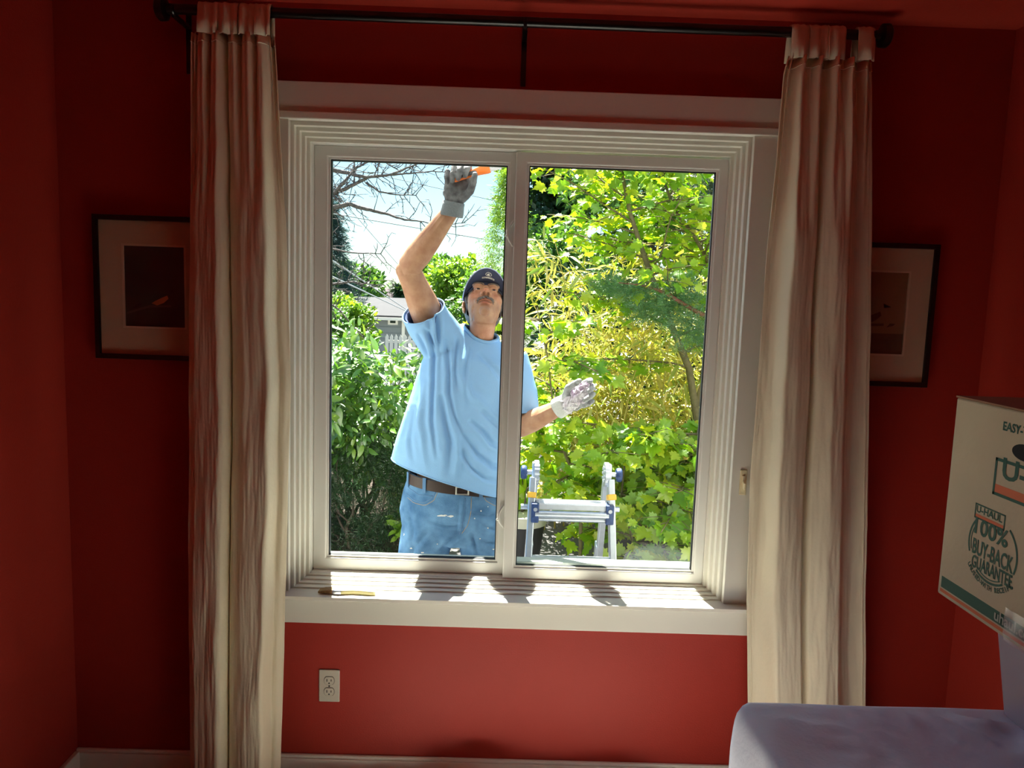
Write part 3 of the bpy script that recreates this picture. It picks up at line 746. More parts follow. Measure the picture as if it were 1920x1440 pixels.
limb(b, [H(0, -.005, -.035), H(0, -.004, -.085), lerp(H(0, -.006, -.085), NB, .5)+V(0, -.012, 0), NB, NB+V(-.005, .01, -.08)], [.054, .051, .049, .060, .09], .98, 28, (1, 0, 0))
for s in (-1, 1):                       # neck cords
    b.cap(H(s*.045, -.01, -.055), NB+V(s*.020, -.052, .015), .011, .010)
b.ell(lerp(H(0, .02, -.09), NB, .42)+V(0, -.045, 0), (.016, .014, .018))
# torso (lies under the clothes)
tors = [((-.185, .62, .74), .165, .095), ((-.183, .625, .85), .175, .11), ((-.178, .61, .96), .168, .112), ((-.165, .60, 1.08), .162, .115), ((-.15, .61, 1.22), .165, .112), ((-.135, .62, 1.34), .168, .108), ((-.122, .635, 1.43), .15, .09), ((-.108, .655, 1.49), .09, .07)]
b.loft([oval(V(*c), V(1,0,-.1).normalized(), V(0,1,0), rx, ry, 28) for c, rx, ry in tors])
limb(b, [V(-.17, .63, 1.44), SR, lerp(SR, ER, .25), lerp(SR, ER, .5), lerp(SR, ER, .8), ER], [.07, .066, .064, .060, .049, .046], .92, 24, (1, .3, .4))
limb(b, [ER+V(.01, .0, -.012), lerp(ER, WR, .06), lerp(ER, WR, .25), lerp(ER, WR, .5), lerp(ER, WR, .75), lerp(ER, WR, .93), lerp(ER, WR, 1.08)], [.044, .047, .049, .0435, .036, .031, .030], .88, 24, (.6, -.2, -.6))
b.ell(ER+V(-.012, .002, -.006), (.034, .034, .034))                  # elbow
limb(b, [V(-.06, .64, 1.38), SL, lerp(SL, EL, .3), lerp(SL, EL, .6), EL], [.07, .063, .056, .052, .046], .95, 24, (1, 0, 0))
limb(b, [EL, lerp(EL, WL, .12), lerp(EL, WL, .32), lerp(EL, WL, .6), lerp(EL, WL, .85), lerp(EL, WL, 1.06)], [.045, .047, .048, .041, .033, .029], .88, 24, (0, 1, .3))
b.ell(EL+V(-.006, .012, -.008), (.034, .034, .034))
LEGS = [([(-.275, .625, .80), (-.31, .61, .62), (-.322, .595, .42), (-.33, .625, .25), (-.335, .655, .04)], 1), ([(-.085, .625, .80), (-.055, .61, .62), (-.045, .595, .42), (-.035, .625, .25), (-.03, .655, .04)], -1)]
for pts, s in LEGS: limb(b, [V(*p) for p in pts], [.088, .082, .058, .056, .042], 1, 20, (1, 0, 0))
body_me = fuse(b, .0027, 3, .5)
# face detail carved into the fused surface
a = co(body_me); L = hloc(a); nr = normals(body_me)
def gau(cx, cy_, cz, sx, sy, sz): return np.exp(-(((L[:, 0]-cx)/sx)**2+((L[:, 1]-cy_)/sy)**2+((L[:, 2]-cz)/sz)**2))
disp = np.zeros(len(a))
for s in (-1, 1):
    disp -= .007*gau(s*.0080, .108, -.0310, .0045, .009, .0050)       # nostrils
    disp -= .0035*gau(s*.034, .092, -.030, .006, .02, .022)*1.0        # cheek folds
    disp -= .0022*gau(s*.031, .092, .0110, .015, .02, .0022)            # eye slit
    disp -= .002*gau(s*.030, .085, -.010, .018, .02, .003)
disp -= .006*gau(0, .10, -.0585, .024, .02, .0026)                      # mouth line
for k, (cz_, cw) in enumerate(((-.062, .0022), (-.072, .0020), (-.082, .0022), (-.094, .0024))):
    for s in (-1, 1): disp -= .0022*gau(s*(.052-.004*k), .0+.006*k, cz_, .030, .04, cw)
disp -= .003*gau(0, .09, -.079, .02, .02, .006)
disp -= .0018*(gau(0, .09, .048, .035, .03, .0022)+gau(0, .09, .056, .035, .03, .0022)+gau(-.006, .095, .040, .002, .03, .010)+gau(.006, .095, .040, .002, .03, .010))
a = a+nr*disp[:, None]
# forearm and hand tendons
for (p, q, w, amp) in ((lerp(ER, WR, .55), WR, .004, .0018), (lerp(EL, WL, .5), WL, .004, .0022)):
    d = np.array(q-p); ln = np.linalg.norm(d); d /= ln; t_ = (a-np.array(p))@d
    side = np.cross(d, [0, -1, .2]); side /= np.linalg.norm(side)
    for off in (-.012, .004):
        o_ = (a-np.array(p))@side-off
        m_ = (t_ > 0) & (t_ < ln) & (np.linalg.norm(a-np.array(p)-np.outer(t_, d), axis=1) < .06)
        a += nr*(amp*np.exp(-(o_/w)**2)*m_*np.sin(np.clip(t_/ln, 0, 1)*math.pi))[:, None]
setco(body_me, a)
# skin colour patches: lips, ruddy cheeks and throat, stubble; recess shade painted in too
ca = body_me.color_attributes.new('skin', 'FLOAT_COLOR', 'POINT')
colr = np.ones((len(a), 4)); L = hloc(a)
def patch(w, c):
    w = np.clip(w, 0, 1)[:, None]; colr[:, :3] = colr[:, :3]*(1-w)+np.array(c)*w
head_w = (np.linalg.norm(L, axis=1) < .16)
patch(.75*head_w*np.clip((-.035-L[:, 2])/.02, 0, 1)*np.clip((L[:, 1]-.0)/.03, 0, 1), (.80, .84, .88))     # shaved jaw
patch(.5*np.clip(1-np.abs(a[:, 2]-1.545)/.07, 0, 1)*(np.abs(a[:, 0]+.1) < .09), (1.08, .78, .74))            # reddened throat
for s in (-1, 1): patch(.6*gau(s*.045, .08, -.02, .025, .05, .022), (1.12, .84, .82))
patch(.7*gau(0, .12, -.018, .02, .03, .016), (1.12, .84, .80))
patch(1.3*gau(0, .10, -.0515, .024, .03, .0048), (.98, .66, .66)); patch(1.3*gau(0, .10, -.066, .021, .03, .0052), (1.0, .66, .66))
patch(1.4*gau(0, .10, -.0588, .023, .03, .0022), (.30, .14, .14))  # shade of the parted mouth put into the skin colour
for s in (-1, 1):
    patch(1.7*gau(s*.0080, .108, -.0310, .0044, .009, .0055), (.16, .08, .07)); patch(.8*gau(s*.031, .093, .0112, .017, .02, .0030), (.42, .30, .27)); patch(.45*gau(s*.033, .085, -.004, .017, .03, .004), (.80, .68, .66))  # nostrils and eye slits: their shade is painted into the skin
ca.data.foreach_set('color', colr.ravel())
n = m_skin.node_tree.nodes; l = m_skin.node_tree.links; bs_ = n['Principled BSDF']
src = bs_.inputs['Base Color'].links[0].from_socket
at_ = n.new('ShaderNodeAttribute'); at_.attribute_name = 'skin'
mu = n.new('ShaderNodeMix'); mu.data_type = 'RGBA'; mu.blend_type = 'MULTIPLY'; mu.inputs[0].default_value = 1
l.new(src, mu.inputs[6]); l.new(at_.outputs['Color'], mu.inputs[7]); l.new(mu.outputs[2], bs_.inputs['Base Color'])
a = co(body_me)-np.array(MAN); setco(body_me, a)
body = link('body', body_me, m_skin, man, smooth=True, org=MAN)

# eyes, brows, moustache, hair
from mathutils.bvhtree import BVHTree
fbv = BVHTree.FromPolygons([tuple(v.co+MAN) for v in body_me.vertices], [tuple(p.vertices) for p in body_me.polygons])
def onface(x, z, lift=0):
    d_ = HM@V(0, -1, 0); h = fbv.ray_cast(H(x, .2, z), d_)
    return h[0]-d_*lift if h[0] else H(x, .09, z)
for s in (-1, 1):
    e = MB().ell(H(s*.031, .0790, .0112), (.0118, .0118, .0118), HM).build('eye', mat('eye_white', (168, 152, 142), .2), man, smooth=True)
    MB().ell(H(s*.031+.001, .0895, .0125), (.0062, .0018, .0060), HM).build('iris', mat('dark_iris', (40, 26, 20), .15), e, smooth=True)
    bw = MB()
    for k in range(17):
        t = k/16; x_ = s*(.010+.044*t); z_ = .0345+.006*math.sin(t*2.4)-.007*t
        bw.cap(onface(x_, z_-.0035, .0002), onface(x_+s*.007, z_+.001, .0012), .0017-.0006*t, .0008, 6)
    bw.build('eyebrow', m_tache, man, smooth=True)
mb = MB()
for s in (-1, 1):
    for k in range(26):
        t = k/25; x_ = s*(.002+.027*t); z_ = -.0365-.003*t-.009*t*t
        mb.cap(onface(x_, z_+.002, .0012), onface(x_+s*.005, z_-.0075, .0018), .0034-.0012*t, .0013, 7)
    for k in range(16):
        t = k/15; x_ = s*(.004+.024*t); z_ = -.041-.004*t-.010*t*t
        mb.cap(onface(x_, z_+.002, .002), onface(x_+s*.004, z_-.006, .0022), .0028, .0013, 7)
mb.build('moustache', m_tache, man, smooth=True)
hb = MB()
hb.loft([oval(H(0, -.022, z_), HM@V(1,0,0), HM@V(0,1,0), rx, ry, 36) for z_, rx, ry in ((-.050, .056, .068), (-.036, .070, .083), (-.01, .0785, .092), (.03, .0815, .098), (.055, .080, .096))])
for s in (-1, 1): hb.cap(H(s*.0750, .020, .03), H(s*.0715, .022, -.010), .008, .005)
hair = fuse(hb, .004, 2); al = co(hair); Lh = hloc(al); keep = Lh[:, 1] < .036
a = al-np.array(MAN); setco(hair, a)
bm = bmesh.new(); bm.from_mesh(hair); bm.verts.ensure_lookup_table()
bmesh.ops.delete(bm, geom=[v for v in bm.verts if not keep[v.index] or (abs(Lh[v.index, 0]) < .066 and Lh[v.index, 1] > -.01)], context='VERTS'); bm.to_mesh(hair); bm.free()
link('hair', hair, m_hair, man, smooth=True, org=MAN)

# cap: crown, visor, printed badge under the visor
cb = MB()
rows = []
for i in range(13):
    q = math.pi/2*i/12
    z_ = .047+.083*math.sin(q); r_ = max(math.cos(q)**.62, .02)
    rows.append(oval(H(0, -.016+.01*math.sin(q), z_), HM@V(1,0,0), HM@V(0,1,0), .0845*r_, .107*r_, 48))
rows.insert(0, oval(H(0, -.016, .030), HM@V(1,0,0), HM@V(0,1,0), .0845, .1065, 48))
cb.loft(rows, caps=False); o_ = len(cb.v); cb.f.append(tuple(range(o_-48, o_)))
crown = cb.build('cap', m_navy, man, smooth=50, solid=.003)
def vis(u, w, dz=0):      # u -1..1 across, w 0..1 out from the forehead
    x_ = .086*math.sin(u*1.5)*(1+.02*w)
    base = -.016+.1055*math.sqrt(max(0, 1-(x_/.089)**2))
    out = (.070*math.sqrt(max(0, 1-abs(u)**2.6))+.006)*w
    drop = .034*(abs(x_)/.086)**2.0
    return H(x_, base+out, .052-.004*w-drop*(.75+.25*w)+.006*w+dz)
g = [[vis(-1+2*j/40, i/10) for j in range(41)] for i in range(11)]
vz = MB().sheet(g).build('visor', m_navy, crown, smooth=True, solid=.003)
MB().tube([vis(-1+2*j/60, 1.0) for j in range(61)], .0022, 6).build('visor_edge', mat('sunlit_piping', (150, 160, 186), .8), crown, smooth=True)  # sunlight along the brim edge is put into the pale colour
MB().tube([vis(-1+2*j/60, -.03, -.003) for j in range(61)], .0035, 6).build('sweatband', mat('black_band', (28, 26, 32), .9), crown, smooth=True)
# badge on the under side: local 2d frame on the visor
m_print = mat('cream_print', (214, 208, 196), .7)
def visp(X, Yv):          # X metres across, Y metres outwards from the visor root centre
    u = math.asin(max(-1, min(1, X/.0875)))/1.5
    return vis(u, Yv/.076, -.0024)
def print_strip(pts2, m, name, w=None):
    mbp = MB(); vs = [visp(*p) for p in pts2]; nn = -(HM@V(0, 0, 1))
    mbp.prism(vs, nn*.0006); return mbp.build(name, m, crown, fixn=True)
bx_, by_ = .006, .027
print_strip([(bx_+.0125*math.cos(q), by_+.019+.0105*math.sin(q)) for q in np.linspace(0, 2*math.pi, 33)[:-1]], m_print, 'badge_disc')
nn = -(HM@V(0, 0, 1))
def print2(pts2, m, name, lift):
    mbp = MB(); mbp.prism([visp(*p)+nn*lift for p in pts2], nn*.0004); return mbp.build(name, m, crown, fixn=True)
print2([(bx_+.0108*math.cos(q), by_+.019+.0088*math.sin(q)) for q in np.linspace(0, 2*math.pi, 33)[:-1]], m_navy, 'badge_field', .0008)
print2([(bx_-.0075, by_+.0145), (bx_-.006, by_+.0195), (bx_-.002, by_+.0235), (bx_+.003, by_+.0245), (bx_+.006, by_+.0225), (bx_+.0025, by_+.0215), (bx_+.0022, by_+.0185), (bx_+.0045, by_+.016), (bx_+.0078, by_+.0145), (bx_, by_+.0128)], m_print, 'badge_wave', .0014)
print2([(bx_-.025, by_+.0055), (bx_-.0125, by_+.0058), (bx_, by_+.006), (bx_+.0125, by_+.0058), (bx_+.025, by_+.0055), (bx_+.025, by_-.0030), (bx_+.0125, by_-.0027), (bx_, by_-.0025), (bx_-.0125, by_-.0027), (bx_-.025, by_-.0030)], m_print, 'badge_band', .0004)
tm = text_mesh('MACACHUMBA', .0082, .0002, space=1.0); a = co(tm); w_ = a[:, 0].max()-a[:, 0].min()
out = np.array([list(visp(bx_+p[0]*(.046/w_), by_+.0014+p[1])+nn*(.0016+p[2])) for p in a])-np.array(MAN); setco(tm, out)
link('lettering', tm, m_navy, crown, org=MAN)

# ---- shirt
sb = MB()
def tr(c, slope, rx, ry, n=40, p=2.25): 
    ax_ = V(1, 0, slope).normalized(); return oval(V(*c), ax_, V(0, 1, 0), rx, ry, n, p)
sb.loft([tr((-.205, .60, .90), -.30, .262, .160), tr((-.203, .60, .975), -.30, .258, .160), tr((-.203, .60, 1.10), -.24, .226, .158), tr((-.193, .60, 1.25), -.16, .192, .150), tr((-.165, .61, 1.37), -.12, .186, .142),
         tr((-.137, .622, 1.455), -.16, .186, .124), tr((-.120, .64, 1.510), -.28, .138, .098), tr((-.110, .652, 1.548), -.28, .092, .080), tr((-.103, .640, 1.585), -.20, .045, .045)])
dR = (ER-SR).normalized(); cR = V(-.322, .505, 1.640)
limb(sb, [V(-.19, .63, 1.46), V(-.255, .60, 1.52), cR-dR*.05, cR, cR+dR*.03], [.105, .098, .090, .086, .086], .92, 32, (1, .3, .4))
dL = (EL-SL).normalized(); cL = V(.066, .585, 1.235)
limb(sb, [V(-.05, .645, 1.42), V(.025, .63, 1.42), lerp(V(.04, .62, 1.40), cL, .5), cL, cL+dL*.03], [.10, .092, .084, .080, .080], .95, 32, (1, 0, 0))
sh = fuse(sb, .005, 7, .6)
def crease(a, nr, lines, dirw):
    """folds read off the picture on the plane y=.5: (points, amplitude, width)"""
    d = np.zeros(len(a))
    for pts, amp, w in lines:
        P_ = [at(p[0], p[1], .5) for p in pts]; P_ = np.array([(p.x, p.z) for p in P_]); best = np.full(len(a), 9.); tt = np.zeros(len(a)); tot = len(P_)-1
        for i in range(tot):
            s_, e_ = P_[i], P_[i+1]; dd = e_-s_; L2 = dd@dd
            t_ = np.clip(((a[:, [0, 2]]-s_)@dd)/L2, 0, 1); q = s_+t_[:, None]*dd; r_ = np.linalg.norm(a[:, [0, 2]]-q, axis=1)
            m_ = r_ < best; best[m_] = r_[m_]; tt[m_] = (i+t_[m_])/tot
        d += amp*(np.exp(-(best/w)**2)-.45*np.exp(-((best-2.0*w)/(w*1.2))**2))*np.sin(np.clip(tt*.9+.08, 0, 1)*math.pi)**.6
    return d*dirw
a = co(sh); nr = normals(sh); fw_ = np.clip(-nr[:, 1]*1.6, 0, 1)
folds = [([(806, 600), (812, 660), (813, 720), (812, 785), (822, 850)], -.011, .009), ([(836, 640), (843, 700), (843, 735), (852, 775), (868, 812)], -.010, .009),
         ([(831, 745), (838, 790), (846, 825), (842, 880)], -.013, .013), ([(822, 580), (822, 660)], -.014, .008), ([(800, 617), (818, 658)], -.012, .008), ([(786, 628), (802, 672)], -.008, .008),
         ([(856, 630), (853, 690), (856, 730)], -.007, .007), ([(880, 655), (872, 700), (880, 760)], -.006, .009), ([(884, 787), (905, 806), (922, 830), (945, 846)], -.012, .010), ([(872, 815), (896, 850), (922, 872), (945, 880)], -.013, .011),
         ([(866, 842), (884, 872), (906, 892), (940, 905)], -.010, .009), ([(905, 770), (925, 790), (945, 812)], -.009, .009), ([(775, 770), (770, 820), (778, 862)], -.008, .012), ([(765, 780), (752, 845)], -.006, .010), ([(900, 665), (925, 690), (945, 720)], -.006, .010),
         ([(858, 800), (862, 845), (856, 890)], .009, .012), ([(795, 720), (788, 790), (800, 870)], .008, .014), ([(865, 700), (885, 740), (915, 765)], .008, .016)]
d = crease(a, nr, [(p_, am*(1.0 if p_[0][1] > 700 or am > 0 else 1.15), w_*.85) for p_, am, w_ in folds], fw_)
d += .0035*np.array([noise.noise(Vector((p[0]*9, p[1]*7, p[2]*5))) for p in a])+.0016*np.array([noise.noise(Vector((p[0]*26, p[1]*20, p[2]*14))) for p in a])
hem = np.clip((1.10-a[:, 2])/.2, 0, 1); d += hem*.006*np.sin(np.arctan2(a[:, 1]-.6, a[:, 0]+.2)*7+1)
setco(sh, a+nr*d[:, None])
bm = bmesh.new(); bm.from_mesh(sh)
def cut(cen, nrm, r=None, ok=lambda c: True):
    cen = Vector(cen); nrm = Vector(nrm).normalized()
    vs = [v for v in bm.verts if (r is None or (v.co-cen).length < r) and ok(v.co)]; vset = set(vs)
    es = [e for e in bm.edges if e.verts[0] in vset and e.verts[1] in vset]; fs = [f for f in bm.faces if all(v in vset for v in f.verts)]
    bmesh.ops.bisect_plane(bm, geom=vs+es+fs, plane_co=cen, plane_no=nrm, clear_outer=True, dist=1e-5)
HEMC = V(-.20, .60, .965)
cut(HEMC, (-.30, -.06, -1)); cut(cR, dR, .15); cut(cL, dL, .13, lambda c: c.x > -.008)
bmesh.ops.delete(bm, geom=[v for v in bm.verts if v.co.z > 1.43 and ((v.co.x+.103)/.0715)**2+((v.co.y-.640)/.076)**2 < 1], context='VERTS')
bm.to_mesh(sh); bm.free()
a = co(sh)-np.array(MAN); setco(sh, a)
shirt = link('shirt', sh, m_shirt, man, smooth=True, org=MAN); md = shirt.modifiers.new('thick', 'SOLIDIFY'); md.thickness = .0035; md.offset = -1
# neck rib and hem seams follow the cut edges
bm = bmesh.new(); bm.from_mesh(sh); loops = []
be = {e for e in bm.edges if e.is_boundary}
while be:
    e = be.pop(); lp = [e.verts[0], e.verts[1]]
    while True:
        nx = [q for q in lp[-1].link_edges if q in be]
        if not nx: break
        be.discard(nx[0]); lp.append(nx[0].other_vert(lp[-1]))
    q_ = [v.co.copy() for v in lp]
    if q_[0] == q_[-1]: q_.pop()
    for _ in range(14): q_ = [(q_[i-1]+q_[i]*2+q_[(i+1) % len(q_)])/4 for i in range(len(q_))]
    loops.append(q_)
bm.free()
for lp in loops:
    if len(lp) < 30: continue
    c_ = sum(lp, Vector())/len(lp)+MAN; pts = [p+MAN for p in lp[::2]]+[lp[0]+MAN]
    if c_.z > 1.45 and abs(c_.x+.107) < .06: MB().tube(pts, .0075, 7, caps=False).build('neck_rib', mat('blue_rib', (128, 172, 214), .85), shirt, smooth=True)
    else: MB().tube(pts, .0030, 6, caps=False).build('hem_seam', m_shirt, shirt, smooth=True)
# dark blue lining set inside the raised cuff
limb_b = MB(); limb(limb_b, [cR-dR*.075, cR-dR*.03, cR-dR*.004], [.064, .071, .076], .92, 28, (1, .3, .4)); limb_b.f = [f for f in limb_b.f if len(f) == 4]
limb_b.build('sleeve_lining', mat('dark_blue_lining', (52, 74, 118), .85), man, smooth=True, solid=.002)

# ---- jeans, belt
jb = MB()
jb.loft([oval(V(*c), V(1, 0, -.10).normalized(), V(0, 1, 0), rx, ry, 40, 2.3) for c, rx, ry in (((-.186, .625, .69), .15, .10), ((-.186, .625, .74), .222, .125), ((-.183, .622, .80), .232, .138), ((-.180, .615, .87), .222, .136), ((-.177, .608, .93), .207, .134), ((-.175, .605, 1.0), .197, .130))])
for pts, s in LEGS:
    rows = [V(*p) for p in pts]
    limb(jb, [rows[0]+V(0, 0, .02), lerp(rows[0], rows[1], .5)+V(-s*.006, 0, 0), rows[1]+V(-s*.006, 0, 0), rows[2], rows[3], rows[4]+V(0, 0, .02)], [.118, .110, .102, .088, .085, .084], 1.08, 32, (1, 0, 0))
jm = fuse(jb, .006, 5, .6)
a = co(jm); nr = normals(jm); fw_ = np.clip(-nr[:, 1]*1.6, 0, 1)
jf = [([(905, 985), (935, 1000), (960, 1000)], -.009, .007), ([(905, 1015), (930, 1022), (960, 1020)], -.008, .006), ([(885, 960), (915, 968), (945, 962)], -.007, .007), ([(862, 1000), (840, 1020), (815, 1050)], -.010, .009), ([(868, 985), (835, 985), (800, 975)], -.007, .007),
      ([(868, 930), (866, 965), (862, 1000)], .006, .006), ([(800, 1000), (780, 1025), (770, 1050)], -.006, .010), ([(760, 950), (775, 1000), (772, 1040)], -.006, .010), ([(884, 1000), (896, 1040)], -.008, .008), ([(925, 1035), (950, 1040)], -.006, .005)]
d = crease(a, nr, jf, fw_)+.003*np.array([noise.noise(Vector((p[0]*11, p[1]*9, p[2]*9))) for p in a])+.0015*np.array([noise.noise(Vector((p[0]*30, p[1]*25, p[2]*40))) for p in a])
kn = np.exp(-((a[:, 2]-.40)/.10)**2)+np.exp(-((a[:, 2]-.10)/.07)**2); d += .004*kn*np.sin(a[:, 2]*130+a[:, 0]*20)
setco(jm, a+nr*d[:, None]); a = co(jm)
bm = bmesh.new(); bm.from_mesh(jm)
bmesh.ops.bisect_plane(bm, geom=bm.verts[:]+bm.edges[:]+bm.faces[:], plane_co=(-.175, .605, .968), plane_no=(.10, 0, 1), clear_outer=True, dist=1e-5)
bm.to_mesh(jm); bm.free(); a = co(jm)-np.array(MAN); setco(jm, a)
jeans = link('jeans', jm, m_jean, man, smooth=True, org=MAN); md = jeans.modifiers.new('thick', 'SOLIDIFY'); md.thickness = .003; md.offset = 0
bv = BVHTree.FromPolygons([tuple(v.co+MAN) for v in jm.vertices], [tuple(p.vertices) for p in jm.polygons])
def onj(px, py, lift=.002):
    """point of the jeans seen at a picture position"""
    d_ = (at(px, py, .5)-Vector(CPOS)).normalized(); h = bv.ray_cast(Vector(CPOS), d_)
    return (h[0]-d_*lift) if h[0] else at(px, py, .48)
m_stitch = mat('pale_thread', (176, 150, 108), .8); m_seam = mat('denim_seam', (86, 124, 164), .85)
def ringat(z, rx, ry, n=72): return [V(-.175+rx*math.copysign(abs(math.cos(t))**(2/2.3), math.cos(t)), .605+ry*math.copysign(abs(math.sin(t))**(2/2.3), math.sin(t)), z-.10*(rx*math.cos(t))) for t in np.linspace(0, 2*math.pi, n+1)]
r0 = ringat(.926, .2085, .1365); r1 = ringat(.968, .2035, .1345); r0b = ringat(.926, .2125, .1405); r1b = ringat(.968, .2075, .1385)
MB().loft([[r0[i], r0b[i], r1b[i], r1[i]] for i in range(72)]+[[r0[0], r0b[0], r1b[0], r1[0]]], caps=False).build('belt', m_belt, man, smooth=30, fixn=True)
bk = V(-.150, .605-.1425, .944)
MB().ring(bk.x-.021, bk.x+.021, bk.z-.011, bk.z+.011, bk.x-.027, bk.x+.027, bk.z-.017, bk.z+.017, bk.y-.004, bk.y+.001).build('buckle', m_metal, man, bevel=.002)
for t_ in (-2.15, -1.15, -2.75, -.45):
    c_, s_ = math.cos(t_), math.sin(t_); X = -.175+.213*math.copysign(abs(c_)**(2/2.3), c_); Y = .605+.141*math.copysign(abs(s_)**(2/2.3), s_); Z = .947-.10*(X+.175)
    tx = V(-s_*.21, c_*.14, 0).normalized(); nx = V(c_, s_, 0).normalized()
    MB().loft([[V(X, Y, Z)+tx*a_*.007+nx*q+V(0, 0, z_) for a_, q in ((-1, 0), (1, 0), (1, .003), (-1, .003))] for z_ in (-.034, .026)]).build('belt_loop', m_seam, jeans, fixn=True)
def seam(pts, r, m, name, lift=.0015): MB().tube([onj(*p, lift) for p in pts], r, 5).build(name, m, jeans, smooth=True)
def curve(p, n=14):     # smooth picture polyline
    p = np.array(p, float); t = np.linspace(0, len(p)-1, n); k = np.arange(len(p)); return list(zip(np.interp(t, k, p[:, 0]), np.interp(t, k, p[:, 1])))
seam(curve([(762, 925), (776, 938), (795, 943), (810, 935), (818, 920)]), .0022, m_seam, 'pocket_edge'); seam(curve([(760, 929), (776, 943), (796, 948), (813, 939), (821, 922)]), .0011, m_stitch, 'stitching')
seam(curve([(766, 914), (785, 928), (812, 930)]), .0022, m_seam, 'pocket_edge')
seam(curve([(908, 924), (914, 936), (928, 944), (945, 946)]), .0022, m_seam, 'pocket_edge'); seam(curve([(905, 926), (911, 939), (927, 948), (945, 950)]), .0011, m_stitch, 'stitching')
seam(curve([(872, 934), (870, 960), (866, 985), (862, 1002)]), .0024, m_seam, 'fly_seam'); seam(curve([(884, 932), (883, 960), (877, 985), (866, 1000)]), .0011, m_stitch, 'stitching')
pm = mat('dried_paint', (214, 216, 214), .7)
pb = MB()
for (x_, y_, w_, h_) in ((828, 967, 9, 1.6), (845, 968, 6, 2), (835, 966, 4, 1), (902, 958, 1.5, 1.5), (915, 990, 1.5, 1.5), (890, 972, 1.3, 1.3), (935, 1022, 2, 1.5), (925, 1030, 1.5, 1.2), (771, 1028, 2.5, 1.3), (792, 1036, 3, 1.2), (756, 985, 1.5, 3), (757, 1002, 1.5, 2), (900, 1010, 1.2, 1.2), (915, 950, 1, 1), (940, 985, 1.4, 1.2), (820, 1020, 1.2, 1)):
    vs = []
    for k in range(8):
        q = 2*math.pi*k/8; rr_ = 1+.3*math.sin(k*2.7+x_); vs.append(onj(x_+w_*rr_*math.cos(q), y_+h_*rr_*math.sin(q), .0025))
    pb.prism(vs, (0, -.0008, 0))
o = pb.build('paint_spots', pm, jeans); o['kind'] = 'stuff'
# shoes
for pts, s in LEGS:
    ank = V(*pts[-1]); sbm = MB()
    sbm.ell(ank+V(0, -.02, -.030), (.046, .062, .060), None, 20, 12); sbm.ell(ank+V(0, -.115, -.055), (.047, .085, .034), None, 20, 12); sbm.ell(ank+V(0, .025, -.045), (.041, .045, .044), None, 20, 12)
    sm = fuse(sbm, .006, 3); a = co(sm); a[:, 2] = np.maximum(a[:, 2], -.044); setco(sm, a-np.array(MAN)); link('shoe', sm, mat('brown_shoe', (84, 62, 46), .6), man, smooth=True, org=MAN)

# ---- gloves: palm and five bent fingers
def glove(W, F, T, N, name, m, fingers, thumb, cuff_m, sc=1.0):
    F = F.normalized(); T = (T-F*T.dot(F)).normalized(); Nn = F.cross(T); Nn = Nn if Nn.dot(N) > 0 else -Nn
    P = lambda f, t, n_: W+(F*f+T*t+Nn*n_)*sc
    gb = MB()
    gb.loft([oval(P(f, t, n_), T, Nn, w*sc, h*sc, 24, 2.6) for f, t, n_, w, h in ((-.02, 0, 0, .031, .027), (.0, 0, 0, .033, .027), (.02, .001, 0, .040, .025), (.045, .001, .001, .0455, .0225), (.075, 0, .001, .0465, .020), (.098, -.001, .001, .043, .016))])
    gb.ell(P(.032, .026, .010), (.020*sc, .020*sc, .020*sc)); gb.ell(P(.030, -.026, .009), (.018*sc, .018*sc, .018*sc))
    base = [(.097, .0345), (.101, .0120), (.097, -.0110), (.087, -.0330)]; lens = [(.044, .027, .023), (.049, .031, .025), (.045, .029, .024), (.036, .022, .021)]; rad = [.0118, .012, .0116, .0105]
    tips = []
    for i, (curl, spread) in enumerate(fingers):
        p = P(base[i][0]-.012, base[i][1], 0); ang = 0; r_ = rad[i]*sc; q = F*math.cos(spread)+T*math.sin(spread)
        gb.cap(p, p+F*.014*sc, r_*1.1, r_*1.05); p = p+F*.012*sc
        for k in range(3):
            ang += curl[k]; dd = q*math.cos(ang)+Nn*math.sin(ang); e = p+dd*lens[i][k]*sc; r2 = r_*(.95 if k < 2 else .85)
            gb.cap(p, e, r_, r2, 14); p = e; r_ = r2
        tips.append(p)
    p = P(.022, .030, .006); r_ = .0165*sc
    for (d3, ln) in thumb:
        dd = (F*d3[0]+T*d3[1]+Nn*d3[2]).normalized(); e = p+dd*ln*sc; gb.cap(p, e, r_, r_*.86, 14); p = e; r_ *= .86
    gm = fuse(gb, .0026, 3, .5); a = co(gm); nr = normals(gm)
    d_ = .0012*np.array([noise.noise(Vector(p_*55)) for p_ in a])+.0008*np.array([noise.noise(Vector(p_*130)) for p_ in a]); a = a+nr*d_[:, None]
    setco(gm, a-np.array(MAN)); g_ = link(name, gm, m, man, smooth=True, org=MAN)
    cu = MB(); cu.loft([oval(P(f, 0, 0), T, Nn, w*sc, h*sc, 28, 2.4) for f, w, h in ((-.046, .0375, .0335), (-.044, .0395, .0355), (-.030, .0395, .035), (-.012, .0375, .032), (.004, .0375, .030))], caps=False)
    cu.build('glove_cuff', cuff_m, g_, smooth=True, solid=.0035)
    return P, F, T, Nn, tips
D = math.radians
Pr, Fr, Tr, Nr, tipsR = glove(WR+V(.004, -.004, .02), V(.16, -.12, 1), V(1, -.1, -.15), V(0, -1, -.1), 'work_glove', m_glove,
    [((D(38), D(72), D(58)), D(4)), ((D(52), D(80), D(58)), 0), ((D(60), D(84), D(60)), D(-3)), ((D(64), D(84), D(60)), D(-8))],
    [((.64, .58, .56), .048), ((.88, .22, .46), .036), ((.92, .10, .34), .028)], mat('grey_knit_cuff', (122, 130, 134), .9, bump=.5, bscale=200), 1.0)
